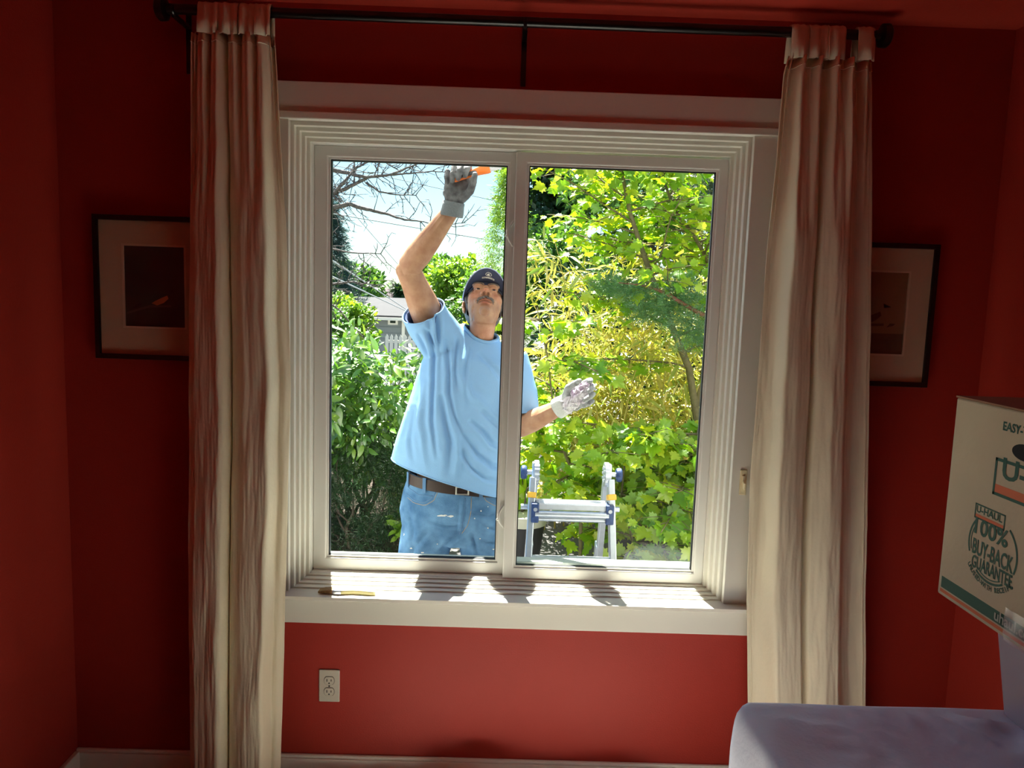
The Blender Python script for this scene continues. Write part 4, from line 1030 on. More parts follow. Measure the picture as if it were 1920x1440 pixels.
Pl, Fl, Tl, Nl, tipsL = glove(WL+V(.006, -.004, .006), V(.125, -.075, .09), V(-.35, -.1, 1), V(-.2, -1, .35), 'work_glove', m_glove2,
    [((D(22), D(30), D(22)), D(3)), ((D(30), D(44), D(30)), 0), ((D(42), D(58), D(40)), D(-3)), ((D(50), D(62), D(45)), D(-7))],
    [((.78, .50, .42), .046), ((.92, .10, .36), .036), ((.96, .05, .22), .028)], mat('white_knit_cuff', (206, 208, 204), .9, bump=.5, bscale=200), .98)

# scraper held in the raised hand: its blade meets the head of the window
h0 = Pr(.088, .006, .036); hd = (at(919, 314, h0.y-.005)-h0); hl = hd.length; hd.normalize(); hn = Vector(Nr); hs = hd.cross(hn).normalized()
scr = thing('scraper', 'orange and grey handled scraper gripped in the raised gloved hand at the window head', 'scraper', h0)
m_or = mat('orange_plastic', (232, 116, 38), .4); m_gr = mat('grey_rubber', (72, 74, 78), .6)
rows = [oval(h0+hd*(s_-.022), hs, hn, w, t_, 18, 2.8) for s_, w, t_ in ((0, .009, .007), (.012, .0125, .010), (.03, .0125, .0105), (hl*.55+.01, .012, .010), (hl*.8+.01, .0155, .010), (hl+.010, .0185, .008), (hl+.020, .0175, .005))]
hb_ = MB(); hb_.loft(rows); hb_.build('handle', m_or, scr, smooth=40)
gb_ = MB(); gb_.loft([oval(h0+hd*(s_-.022)+hn*.0062, hs, hn, w, t_, 14, 2.5) for s_, w, t_ in ((.012, .002, .001), (.024, .0075, .0055), (hl*.62+.01, .0075, .0055), (hl*.82+.01, .002, .001))]); gb_.build('grip_insert', m_gr, scr, smooth=40)
pA = h0+hd*(hl-.008)
bl = MB(); bl.prism([pA+hs*-.0145, pA+hs*.0145, pA+hd*.046+hs*.0165, pA+hd*.042-hs*.0165], hn*.0012); bl.build('blade', mat('steel_blade', (186, 184, 190), .25, metal=.7), scr, fixn=True)

# crumpled rag in the lowered hand
rag = MB(); c0 = Pl(.075, .006, .030)
nU, nV = 40, 26; rowsg = []
for i in range(nV+1):
    v = i/nV-.5; r_ = []
    for j in range(nU+1):
        u = j/nU-.5
        f_ = .075+.155*u+.02*noise.noise((u*6, v*6, 1)); t_ = .004+.055*v*(1-.35*abs(u))+.03*u*1.0+.016*noise.noise((u*9, v*7, 5))
        n_ = .026+.020*(1-(2*v)**2)*(1-.6*abs(u))+.014*noise.noise((u*13, v*11, 8))+.007*noise.noise((u*26, v*20, 3))
        r_.append(Pl(f_, t_, n_))
    rowsg.append(r_)
rag.sheet(rowsg)
ro = rag.build('rag', mat('white_rag', (236, 234, 236), .9, var=.5, vscale=16, c2=(206, 176, 208), bump=.3, bscale=70), None, smooth=True, solid=.002, org=c0)
tag(ro, 'crumpled white and purple rag held in the lowered gloved hand', 'rag')
# ------------------------------------------------------------------ ground outside
GZ = -.05
def gz(x, y):
    return GZ-2.6*max(0, min(1, (y-6.5)/11))**1.2
rows = []
for j in range(40):
    y = .14+((j/39)**1.7)*80; rows.append([(x, y, gz(x, y)) for x in np.linspace(-45, 45, 30)])
o = MB().sheet(rows).build('ground', m_asphalt, None, smooth=True); structure(o)
m_soil = mat('dark_soil', (70, 58, 46), .95, var=.5, vscale=30, bump=.6, bscale=60)
b = MB(); rows = []
for j in range(26):
    v = j/25; rows.append([(-5+4.55*u+.12*math.sin(v*9)*u, 1.6+4.6*v, GZ+.005+.09*math.sin(math.pi*min(1, v*1.02))*min(1, (1-u)*6)+.02*noise.noise((u*20, v*20, 1))) for u in np.linspace(0, 1, 30)])
o = b.sheet(rows).build('garden_bed', m_soil, None, smooth=True); structure(o)
b = MB(); rows = []
for j in range(26):
    v = j/25; rows.append([(.75+5*u+.12*math.sin(v*7)*(1-u), 1.7+5*v, GZ+.005+.09*math.sin(math.pi*min(1, v*1.02))*min(1, u*8)+.02*noise.noise((u*20, v*20, 6))) for u in np.linspace(0, 1, 30)])
o = b.sheet(rows).build('garden_bed', m_soil, None, smooth=True); structure(o)

# ------------------------------------------------------------------ folding ladder
m_alu = mat('aluminium', (196, 204, 214), .32, metal=.75, var=.12, vscale=30)
m_blue = mat('blue_plastic', (16, 40, 84), .45, var=.5, vscale=60, c2=(40, 70, 118))
m_yel = mat('yellow_plastic', (226, 170, 52), .5)
LY = .98
lad = thing('ladder', 'aluminium folding ladder with blue knobs standing outside behind the right pane', 'ladder', (.34, LY, GZ))
zt = .905; xa, xb = .150, .500
def bar(p, q, wx, wy, name, m, parent=lad, bev=.004):
    p, q = Vector(p), Vector(q); d = (q-p).normalized(); ax_ = V(1, 0, 0); ax_ = (ax_-d*ax_.dot(d)).normalized(); ay_ = d.cross(ax_)
    return MB().loft([[c+ax_*sx*wx/2+ay_*sy*wy/2 for sx, sy in ((-1, -1), (1, -1), (1, 1), (-1, 1))] for c in (p, q)]).build(name, m, parent, bevel=bev, fixn=True)
for i, xx in enumerate((xa, xb)):
    s = -1 if i == 0 else 1
    bar((xx+s*.004, LY-.03, zt-.015), (xx+s*.035, LY-.30, GZ), .030, .05, 'front_rail', m_alu)
    bar((xx+s*.030, LY-.245, .34), (xx+s*.060, LY-.34, GZ), .022, .062, 'outer_rail', m_alu)
    bar((xx-s*.008, LY+.03, zt-.015), (xx+s*.012, LY+.42, GZ), .030, .05, 'rear_rail', m_alu)
    bar((xx-s*.002, LY+.22, .50), (xx+s*.012, LY+.43, GZ), .036, .058, 'outer_rail', m_alu)
    hx_ = xx-s*.013                                  # ribbed hinge disc
    b = MB(); rows = []
    for (dx_, r_) in ((-.012, .042), (-.010, .054), (.010, .054), (.012, .042)):
        rows.append([(hx_+dx_, LY+r_*(1+(.05 if k % 2 else 0))*math.cos(2*math.pi*k/40), zt+r_*(1+(.05 if k % 2 else 0))*math.sin(2*math.pi*k/40)) for k in range(40)])
    hg = b.loft(rows).build('hinge', m_alu, lad, smooth=25, fixn=True)
    for k in range(10):
        q = 2*math.pi*k/10; MB().box((hx_-s*.0135-.002, LY+.034*math.cos(q)-.005, zt+.034*math.sin(q)-.005), (hx_-s*.0135+.002, LY+.034*math.cos(q)+.005, zt+.034*math.sin(q)+.005)).build('hinge_rib', m_alu, hg)
    bar((xx, LY-.012, zt+.052), (xx, LY-.014, zt-.10), .016, .034, 'hinge_plate', m_alu)
    MB().tube([(xx, LY, zt), (xx+s*.035, LY, zt)], .0115, 14).build('hinge_pin', m_alu, lad, smooth=40)
    kb = MB(); kb.tube([(xx+s*(.030+q), LY, zt) for q in (0, .003, .012, .024, .029, .031)], [.020, .029, .033, .032, .026, .012], 20)
    kb.build('hinge_knob', m_blue, lad, smooth=45)
    bar((xx+s*.006, LY-.052, zt-.080), (xx+s*.008, LY-.060, zt-.105), .040, .056, 'rail_collar', m_yel)
    MB().box((xx+s*.036-.03, LY-.345, GZ), (xx+s*.036+.03, LY-.27, GZ+.05)).build('rail_foot', m_blue, lad, bevel=.006)
    MB().box((xx+s*.012-.026, LY+.39, GZ), (xx+s*.012+.026, LY+.455, GZ+.05)).build('rail_foot', m_blue, lad, bevel=.006)
def rung(z, yf, yb_, x0, x1, name='step', end=True):
    pr = [(yf, -.030), (yf, -.006), (yf+.004, 0), (yb_-.004, 0), (yb_, -.006), (yb_, -.030), (yb_-.006, -.030), (yb_-.006, -.010), (yf+.006, -.010), (yf+.006, -.030)]
    st = MB().loft([[(x_, p[0], z+p[1]) for p in pr] for x_ in (x0, x1)]).build(name, m_alu, lad, fixn=True)
    for k in range(5):
        yy = yf+.012+(yb_-yf-.024)*k/4; MB().tube([(x0+.01, yy, z+.0005), (x1-.01, yy, z+.0005)], .0016, 5).build('tread_ridge', m_alu, st)
    MB().tube([(x0+.004, yf-.004, z-.048), (x1-.004, yf-.004, z-.048)], .016, 14).build('step_tube', m_alu, st, smooth=40)
    MB().tube([(x0+.004, yf+.014, z-.074), (x1-.004, yf+.014, z-.074)], .013, 14).build('step_tube', m_alu, st, smooth=40)
    return st
def blk(x0, x1, yf, z, h):
    c = MB().box((x0, yf-.014, z-h), (x1, yf+.05, z+.004)).build('step_bracket', m_blue, lad, bevel=.004)
    MB().tube([((x0+x1)/2, yf-.013, z-.022), ((x0+x1)/2, yf-.018, z-.022)], .009, 14).build('rivet', m_alu, c, smooth=40)
rung(.788, LY-.100, LY-.02, xa+.005, xb-.005)
blk(xa-.008, xa+.026, LY-.103, .785, .085); blk(xb-.022, xb+.014, LY-.103, .785, .085)
MB().tube([(xa-.055, LY-.06, .758), (xa, LY-.06, .758)], .013, 12).build('lock_bar', m_alu, lad, smooth=40)
MB().tube([(xb, LY-.06, .758), (xb+.045, LY-.06, .758)], .013, 12).build('lock_bar', m_alu, lad, smooth=40)
rung(.555, LY-.215, LY-.12, xa-.005, xb+.005)
rung(.215, LY-.29, LY-.20, xa-.02, xb+.02)
rung(.30, LY+.26, LY+.31, xa+.0, xb+.0)

# ------------------------------------------------------------------ leaf tools
def rotmats(dirs, ups, roll=None):
    """columns: leaf length axis y, leaf normal z"""
    y = dirs/np.linalg.norm(dirs, axis=1, keepdims=True)
    z = ups-y*np.sum(ups*y, axis=1, keepdims=True); z /= np.linalg.norm(z, axis=1, keepdims=True)+1e-9
    x = np.cross(y, z); return np.stack([x, y, z], 2)
def tri(faces):
    out = []
    for f in faces:
        for k in range(1, len(f)-1): out.append((f[0], f[k], f[k+1]))
    return np.array(out)
def maple_leaf():
    out = [(0, 0), (.16, -.06), (.30, .05), (.24, .14), (.50, .20), (.40, .34), (.58, .52), (.40, .52), (.34, .62), (.20, .56), (.19, .74), (.09, .80), (0, 1.0)]
    pts = out+[(-x, y) for x, y in out[-2:0:-1]]
    v = [(0, .34, -.03)]+[(x, y, .10*abs(x)+.05*math.sin(y*3)-.16*y*y*.6) for x, y in pts]
    n_ = len(pts); f = [(0, 1+k, 1+(k+1) % n_) for k in range(n_)]
    return np.array(v, float), np.array(f)
def lance_leaf(w, n_=5, droop=.25, fold=.25):
    v = []; f = []
    for i in range(n_+1):
        t = i/n_; ww = w*(math.sin(math.pi*t**.85)**.9) if 0 < t < 1 else 0
        z = -droop*t*t
        v += [(-ww, t, z+fold*ww), (0, t, z), (ww, t, z+fold*ww)]
    for i in range(n_):
        a_ = i*3
        f += [(a_, a_+1, a_+4, a_+3), (a_+1, a_+2, a_+5, a_+4)]
    return np.array(v, float), tri(f)
def needle_spray(k=7, w=.05):
    v = []; f = []
    for i in range(k):
        t = i/k; s = 1 if i % 2 else -1
        a_ = len(v); v += [(0, t*.8, 0), (s*(.34-.18*t), t*.8+.26, .05*s), (s*w, t*.8+.09, .02)]; f.append((a_, a_+1, a_+2))
    a_ = len(v); v += [(-w*.6, .7, 0), (w*.6, .7, 0), (0, 1.08, 0)]; f.append((a_, a_+1, a_+2))
    return np.array(v, float), np.array(f)
MAPLE = maple_leaf(); LAUREL = lance_leaf(.17, 5, .22, .3); BAMBOO = lance_leaf(.075, 5, .30, .3); SMALL = lance_leaf(.26, 3, .15, .3); NEEDLE = needle_spray(); OVAL2 = (np.array([(0, 0, 0), (.3, .45, .06), (0, 1, -.1), (-.3, .45, .06)], float), np.array([(0, 1, 2), (0, 2, 3)]))
LEAFMESH = {}
def merged(name, base, pos, R, size, m, parent, stuff=True, smooth=True):
    bv, bf = base; n_ = len(pos); k = len(bv)
    Vv = (np.einsum('nij,kj->nki', R, bv)*size[:, None, None]+pos[:, None, :]).reshape(-1, 3)-np.array(org_of(parent))
    Ff = (bf[None, :, :]+(np.arange(n_)*k)[:, None, None]).reshape(-1, 3)
    me = bpy.data.meshes.new(name); me.vertices.add(len(Vv)); me.vertices.foreach_set('co', Vv.astype(np.float32).ravel())
    me.loops.add(len(Ff)*3); me.loops.foreach_set('vertex_index', Ff.astype(np.int32).ravel())
    me.polygons.add(len(Ff)); me.polygons.foreach_set('loop_start', (np.arange(len(Ff))*3).astype(np.int32)); me.polygons.foreach_set('loop_total', np.full(len(Ff), 3, np.int32))
    me.update(calc_edges=True)
    o = link(name, me, m, parent, smooth=smooth, org=org_of(parent))
    if stuff: o['kind'] = 'stuff'
    return o
def inframe(pos):
    d = pos-CPOS; w = d@FW; px = 960+FPX*(d@RX)/w; py = 720-FPX*(d@UX)/w
    return (px > 606) & (px < 1350) & (py > 295) & (py < 1068), w
def leaves(base, key, pos, R, size, m, parent, limit=300, single='leaf'):
    """the leaves that show largest become parts, the others one mesh"""
    ok, w = inframe(pos); score = size/w*np.where(ok, 1, .02)
    idx = np.argsort(-score)[:limit]; idx = idx[ok[idx]]
    if key not in LEAFMESH:
        me = bpy.data.meshes.new(single); me.from_pydata([tuple(v) for v in base[0]], [], [tuple(int(q) for q in f) for f in base[1]]); me.update(); me.shade_smooth(); me.materials.append(m); LEAFMESH[key] = me
    me = LEAFMESH[key]; og = np.array(org_of(parent))
    for i in idx:
        o = bpy.data.objects.new(single, me); COL.objects.link(o); o.parent = parent
        Mx = Matrix.Identity(4)
        for r_ in range(3):
            for c_ in range(3): Mx[r_][c_] = R[i][r_][c_]*size[i]
            Mx[r_][3] = pos[i][r_]-og[r_]
        o.matrix_local = Mx
    rest = np.ones(len(pos), bool); rest[idx] = False
    if rest.any(): merged('foliage', base, pos[rest], R[rest], size[rest], m, parent)
m_bark = mat('olive_bark', (112, 104, 68), .8, var=.4, vscale=30, bump=.4, bscale=80)
m_bark2 = mat('grey_brown_bark', (96, 84, 74), .85, var=.4, vscale=24, bump=.5, bscale=70)
m_maple = leaf_mat('maple_leaves', [(104, 154, 38), (128, 176, 40), (164, 196, 42), (100, 152, 48), (192, 204, 50), (120, 168, 40)], .52, .05)
m_laurel = leaf_mat('glossy_leaves', [(70, 116, 44), (84, 134, 46), (108, 154, 52), (64, 108, 46), (136, 170, 60)], .38, .13, .34)
m_bamboo = leaf_mat('bamboo_leaves', [(196, 184, 88), (132, 162, 62), (212, 194, 110), (146, 170, 72), (200, 188, 118), (112, 148, 60), (196, 180, 84)], .40, .06)
m_conif = leaf_mat('conifer_needles', [(82, 120, 80), (98, 140, 88), (88, 132, 98), (116, 152, 94)], .28, .05, tint=(1, 1.05, .7))
m_bluec = leaf_mat('blue_conifer', [(44, 72, 70), (58, 88, 78), (40, 64, 66)], .15, .04, tint=(.9, 1.05, .9))
m_lime = leaf_mat('lime_foliage', [(110, 152, 54), (132, 170, 56), (94, 138, 54), (152, 182, 70)], .45, .05)
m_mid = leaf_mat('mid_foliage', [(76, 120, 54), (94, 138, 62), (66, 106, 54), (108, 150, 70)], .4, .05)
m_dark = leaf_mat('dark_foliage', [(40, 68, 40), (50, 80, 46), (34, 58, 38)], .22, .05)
def clumpy(n_, c, r, rg, clumps=26, spread=.30, hollow=.55):
    """points grouped in clumps on an uneven ellipsoid crown"""
    d = rg.normal(size=(clumps, 3)); d /= np.linalg.norm(d, axis=1, keepdims=True)
    cc = d*(hollow+(1-hollow)*rg.random((clumps, 1)))
    k = rg.integers(0, clumps, n_); e = rg.normal(size=(n_, 3)); e /= np.linalg.norm(e, axis=1, keepdims=True); e *= rg.random((n_, 1))**.5*spread
    p = cc[k]+e
    return np.array(c)+p*np.array(r), p

def tree_stem(mbd, base, top, r0, r1, n_=9, wob=.04, seed=0):
    pts = []
    for i in range(n_):
        t = i/(n_-1); p = Vector(base).lerp(Vector(top), t)
        p += Vector((noise.noise((t*3, seed, 0)), noise.noise((t*3, seed, 5)), 0))*wob*math.sin(math.pi*t); pts.append(p)
    mbd.tube(pts, [r0+(r1-r0)*i/(n_-1) for i in range(n_)], 8); return pts

# ------------------------------------------------------------------ maples
def maple(label, stems, seed, nb, blen, lsize, nleaf, group, limit=300, lift=.25, tilt_cam=.55):
    rg = np.random.default_rng(seed); base = stems[0][0][0]
    t = thing('maple_tree', label, 'tree', base, group)
    P_, D_, U_, S_ = [], [], [], []
    for pts, r0 in stems:
        pts = [Vector(p) for p in pts]; L = len(pts)
        sm = []
        for i in range((L-1)*4+1):
            k = min(i//4, L-2); f = i/4-k; p = pts[k].lerp(pts[k+1], f); sm.append(p)
        MB().tube(sm, [r0*(1-.75*i/(len(sm)-1)) for i in range(len(sm))], 9).build('trunk', m_bark, t, smooth=True)
        bb_ = MB()
        for j in range(nb):
            f = .22+.78*(j+rg.random())/nb; k = f*(len(sm)-1); i0 = min(int(k), len(sm)-2); p0_ = sm[i0].lerp(sm[i0+1], k-i0)
            az = rg.random()*2*math.pi; l_ = blen*(.5+.7*rg.random())*(1-.35*f)
            d = Vector((math.cos(az), math.sin(az)*.9, lift+.35*rg.random())).normalized()
            bp = [p0_]; dd = d.copy()
            for q in range(6):
                dd = (dd+Vector((rg.normal()*.12, rg.normal()*.12, -.06+rg.normal()*.06))).normalized(); bp.append(bp[-1]+dd*l_/6)
            bb_.tube(bp, [.007*(1-.8*q/6)+.0012 for q in range(7)], 5)
            tw = [(bp, 1)]
            for q in range(1, 6):
                for sgn in (-1, 1):
                    sd = Vector((-dd.y, dd.x, 0)).normalized()*sgn
                    e = [bp[q]]; d2 = (dd*.6+sd*.8+Vector((0, 0, rg.normal()*.2))).normalized(); l2 = l_*.34*(.5+rg.random())
                    for s_ in range(3): d2 = (d2+Vector((rg.normal()*.15, rg.normal()*.15, -.05))).normalized(); e.append(e[-1]+d2*l2/3)
                    bb_.tube(e, [.003, .0025, .0018, .001], 4); tw.append((e, .8))
            for e, wgt in tw:
                for q in range(nleaf):
                    kk = (q+rg.random())/nleaf*(len(e)-1); i1 = min(int(kk), len(e)-2); pp = e[i1].lerp(e[i1+1], kk-i1)
                    dl = (e[i1+1]-e[i1]).normalized(); sd = dl.cross(Vector((0, 0, 1))).normalized()*(1 if q % 2 else -1)
                    dr = dl*.5+sd*.8+Vector((rg.normal()*.3, rg.normal()*.3, -.25+rg.normal()*.3))
                    P_.append(pp+dr.normalized()*.03); D_.append(dr); U_.append((rg.normal()*.45, -tilt_cam+rg.normal()*.45, .75+rg.normal()*.35)); S_.append(lsize*(.6+.7*rg.random()))
        bb_.build('branches', m_bark, t, smooth=True)['kind'] = 'stuff'
    P_ = np.array(P_); R = rotmats(np.array(D_), np.array(U_))
    leaves(MAPLE, 'maple', P_, R, np.array(S_), m_maple, t, limit)
    return t
def pix(pts, y): return [at(px, py, y if not hasattr(y, '__len__') else y[i]) for i, (px, py) in enumerate(pts)]
MY = 2.75
g0 = at(1335, 1000, MY); g0.z = GZ
main = [g0]+pix([(1314, 830), (1292, 690), (1255, 600), (1222, 520), (1203, 465), (1180, 395), (1166, 320)], MY)+[V(.55, MY+.05, 3.1), V(.45, MY+.1, 3.7)]
sec = pix([(1300, 790), (1330, 640), (1345, 520), (1300, 440), (1262, 390), (1240, 320)], MY+.2)+[V(1.0, MY+.3, 3.4)]
maple('large maple with olive trunk filling the right pane, bright yellow-green lobed leaves', [(main, .030), (sec, .020)], 11, 30, .95, .082, 3, 'maples outside the right pane')
g1 = at(1092, 1000, 2.0); g1.z = GZ
sap = [g1]+pix([(1090, 920), (1066, 867), (1047, 820), (1040, 787), (1027, 672), (1007, 576)], 2.0)
sap2 = pix([(1275, 760), (1245, 671), (1208, 623), (1156, 580), (1120, 560)], 2.1)
maple('thin-stemmed maple sapling just behind the ladder with leaves down to the sill', [(sap, .013)], 23, 18, .62, .080, 3, 'maples outside the right pane', 240, .15)
g2 = at(1200, 1180, 1.9); g2.z = GZ
low = [g2]+pix([(1195, 1060), (1180, 985), (1165, 930), (1172, 860), (1200, 800)], 1.95)
low2 = pix([(1195, 1060), (1250, 960), (1290, 880), (1310, 800)], 2.05)
maple('low spreading maple beside the right edge of the window, darker green leaves', [(low, .012), (low2, .012)], 31, 20, .66, .084, 4, 'maples outside the right pane', 300, .05)

# ------------------------------------------------------------------ bamboo
def bamboo(label, x0, x1, y0, y1, n_c, seed, hmin, hmax, ls, limit, per=5):
    rg = np.random.default_rng(seed); base = V((x0+x1)/2, (y0+y1)/2, GZ); t = thing('bamboo_clump', label, 'bamboo', base, 'bamboo clumps outside the right pane')
    P_, D_, U_, S_ = [], [], [], []
    m_c = mat('bamboo_cane', (176, 164, 86), .5)
    for j in range(n_c):
        b0 = V(x0+(x1-x0)*rg.random(), y0+(y1-y0)*rg.random(), GZ); h = hmin+(hmax-hmin)*rg.random(); az = rg.random()*6.28; lean = .25+.5*rg.random()
        pts = [b0+V(math.cos(az)*lean*(q/10)**2.2, math.sin(az)*lean*(q/10)**2.2, h*(q/10)*(1-.10*(q/10)**3)) for q in range(11)]
        MB().tube(pts, [.008*(1-.75*q/10) for q in range(11)], 6).build('cane', m_c, t, smooth=True)
        tb = MB()
        for q in range(24):
            f = .12+.88*rg.random(); k = f*10; i0 = min(int(k), 9); p0_ = pts[i0].lerp(pts[i0+1], k-i0)
            a2 = rg.random()*6.28; d = V(math.cos(a2), math.sin(a2), .6).normalized(); e = [p0_]
            for s_ in range(4): d = (d+V(0, 0, -.28)).normalized(); e.append(e[-1]+d*.075)
            tb.tube(e, [.002, .0018, .0015, .0012, .0008], 4)
            for s_ in range(per):
                kk = .5+3.5*(s_+rg.random())/per; i1 = min(int(kk), 3); pp = e[i1].lerp(e[i1+1], kk-i1)
                dr = (d*.45+V(rg.normal()*.75, rg.normal()*.6, -.05+rg.normal()*.5)); P_.append(pp); D_.append(dr); U_.append((rg.normal()*.6, -.3+rg.normal()*.5, .8)); S_.append(ls*(.6+.7*rg.random()))
        tb.build('twigs', m_c, t)['kind'] = 'stuff'
    leaves(BAMBOO, 'bamboo', np.array(P_), rotmats(np.array(D_), np.array(U_)), np.array(S_), m_bamboo, t, limit)
bamboo('yellow bamboo clump with narrow straw-coloured leaves behind the maples', .45, 2.0, 3.0, 4.2, 44, 5, 1.7, 2.7, .15, 300)
bamboo('lower bamboo clump with yellow-green leaves behind the ladder', .30, 1.05, 2.9, 3.6, 12, 6, 1.1, 1.7, .15, 200)

# ------------------------------------------------------------------ juniper bough
rg = np.random.default_rng(3)
jy = 2.35
jb0 = at(1420, 660, jy+.2); jg = V(jb0.x+.35, jb0.y+.4, GZ)
t = thing('juniper', 'juniper with a red-brown branch and blue-green scaly sprays crossing the right pane', 'tree', jg)
trk = MB(); trk.tube([jg, V(jg.x-.03, jg.y, .6), V(jg.x-.1, jg.y-.1, 1.1), jb0], [.05, .045, .035, .022], 9); trk.build('trunk', mat('red_brown_bark', (122, 74, 56), .85, var=.4, vscale=30, bump=.5), t, smooth=True)
arm = [jb0]+pix([(1335, 600), (1290, 575), (1245, 548), (1205, 535), (1160, 530)], jy)
MB().tube(arm, [.022, .017, .014, .012, .008, .004], 8).build('branch', mat('red_branch', (136, 84, 66), .8, var=.3, vscale=40), t, smooth=True)
P_, D_, U_, S_ = [], [], [], []
for c, r_, n_ in (((1140, 535), .10, 260), ((1175, 548), .10, 260), ((1215, 560), .13, 420), ((1260, 575), .14, 420), ((1215, 590), .10, 260), ((1300, 610), .16, 520), ((1320, 640), .15, 420), ((1275, 530), .08, 160), ((1310, 560), .09, 200)):
    cc = at(c[0], c[1], jy+rg.normal()*.06)
    for k in range(n_):
        e = rg.normal(size=3); e /= np.linalg.norm(e); e *= rg.random()**.5*r_*np.array([1.15, .9, .62])
        P_.append(np.array(cc)+e); D_.append(e/r_+np.array([-.3, -.2, .25])+rg.normal(size=3)*.35); U_.append(rg.normal(size=3)+np.array([0, -.4, .6])); S_.append(.066*(.6+.8*rg.random()))
merged('foliage', NEEDLE, np.array(P_), rotmats(np.array(D_), np.array(U_)), np.array(S_), m_conif, t)

# ------------------------------------------------------------------ broad-leaved shrub at the left
def shrub(name, label, cat, cen, rad, n_, ls, m, seed, base, key, limit=300, clumps=40, stems=9, group=None, cam=.6, up=.7, spread=.34, trunk_m=None, dirout=.6, bot=None):
    rg = np.random.default_rng(seed); bz = gz(cen[0], cen[1]) if bot is None else bot
    t = thing(name, label, cat, (cen[0], cen[1], bz), group)
    pos, p = clumpy(n_, cen, rad, rg, clumps, spread)
    ok = pos[:, 2] > bz+.03; pos, p = pos[ok], p[ok]; n_ = len(pos)
    st = MB()
    for k in range(stems):
        i = rg.integers(0, n_); tip = np.array(cen)+(pos[i]-np.array(cen))*.85
        tree_stem(st, (cen[0]+rg.normal()*rad[0]*.12, cen[1]+rg.normal()*rad[1]*.12, bz), tuple(tip), .012*rad[2]/.5+.004, .003, 8, rad[0]*.3, seed+k)
    st.build('stems', trunk_m or m_bark2, t, smooth=True)['kind'] = 'stuff'
    D_ = p*dirout+rg.normal(size=(n_, 3))*.5+np.array([0, -.15, -.15]); U_ = p*.4+rg.normal(size=(n_, 3))*.4+np.array([0, -cam, up])
    S_ = ls*(.6+.7*rg.random(n_)); R = rotmats(D_, U_)
    if limit: leaves(base, key, pos, R, S_, m, t, limit)
    else: merged('foliage', base, pos, R, S_, m, t)
    return t
shrub('cherry_laurel', 'broad glossy-leaved laurel shrub filling the lower left pane beside the man', 'shrub', (-1.05, 3.0, .90), (.70, .55, .48), 4800, .095, m_laurel, 41, LAUREL, 'laurel', 300, 80, 14)
shrub('cherry_laurel', 'sunlit laurel stems with larger pointed leaves along the left edge of the glass', 'shrub', (-1.30, 2.35, 1.14), (.30, .30, .40), 360, .115, m_laurel, 43, LAUREL, 'laurel', 200, 16, 7)
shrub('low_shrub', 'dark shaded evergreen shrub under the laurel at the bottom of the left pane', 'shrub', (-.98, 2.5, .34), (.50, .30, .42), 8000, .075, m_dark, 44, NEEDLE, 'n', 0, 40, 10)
shrub('low_shrub', 'small light green dwarf spruce left of the jeans', 'shrub', (-.70, 2.75, .40), (.13, .13, .24), 800, .06, m_lime, 45, NEEDLE, 'n', 0, 22, 5)
shrub('low_shrub', 'small yellow-tipped seedling low beside the left trouser leg', 'shrub', (-.60, 2.3, .20), (.12, .12, .17), 130, .07, m_lime, 46, SMALL, 'small', 0, 10, 4)
# ------------------------------------------------------------------ trees further off
def far_tree(label, px, py, y, rx, rz, n_, ls, m, seed, base=OVAL2, conical=False, group='trees beyond the garden', clumps=40, ry=None, name='garden_tree', hollow=.40, spread=.32):
    rg = np.random.default_rng(seed); c = at(px, py, y); bz = gz(c.x, y)
    t = thing(name, label, 'tree', (c.x, y, bz), group); ry = ry or rx
    if conical:
        z = rg.random(n_)**1.25; az = rg.random(n_)*6.28; lay = 1+.22*np.sin(z*38+az*2)+.18*rg.normal(size=n_)*.6
        r_ = (1-z)**.8*lay*np.sqrt(.35+.65*rg.random(n_)); z0 = bz+.12*(c.z+rz-bz); top = c.z+rz
        pos = np.stack([c.x+rx*r_*np.cos(az), y+ry*r_*np.sin(az), z0+(top-z0)*z], 1); p = np.stack([np.cos(az), np.sin(az), .1-.2*rg.random(n_)], 1)
        mb_ = MB(); tree_stem(mb_, (c.x, y, bz), (c.x, y, top-.1), .03*rz+.02, .01, 8, .02, seed)
    else:
        pos, p = clumpy(n_, c, (rx, ry, rz), rg, clumps, spread, hollow); mb_ = MB(); tree_stem(mb_, (c.x, y, bz), (c.x, y, c.z+.4*rz), .05*rx+.02, .015, 8, .1*rx, seed)
        for k in range(8):
            i = rg.integers(0, n_); tree_stem(mb_, (c.x, y, c.z-rz*.4), tuple(np.array(c)+(pos[i]-np.array(c))*.8), .02*rx+.008, .005, 6, .1*rx, seed+k)
    mb_.build('trunk', m_bark2, t, smooth=True)
    D_ = p*.7+rg.normal(size=(n_, 3))*.5+np.array([0, 0, -.1]); U_ = p*.3+rg.normal(size=(n_, 3))*.5+np.array([0, -.5, .8])
    merged('crown', base, pos, rotmats(D_, U_), ls*(.6+.8*rg.random(n_)), m, t)
    return t
far_tree('tall dark conifer at the left edge of the sky', 612, 470, 15, 1.25, 1.15, 11000, .26, m_bluec, 51, NEEDLE, True)
far_tree('rounded light green tree in front of the grey-roofed house', 640, 605, 8.5, .50, .36, 3600, .085, m_lime, 52, SMALL, name='garden_tree')
far_tree('loose mid-green tree at the left edge behind the laurel', 596, 640, 6.5, .50, .45, 2600, .08, m_mid, 53, SMALL)
far_tree('upright pale green cedar beside the raised glove', 948, 440, 8.5, .62, .95, 4200, .17, m_lime, 54, NEEDLE, True)
far_tree('bushy tree behind the cap with bright green leaves', 850, 545, 9.0, .52, .52, 5200, .085, m_lime, 55, SMALL)
far_tree('darker green tree behind the shoulder, lower than the cedar', 905, 590, 7.2, .50, .50, 4200, .08, m_mid, 56, SMALL)
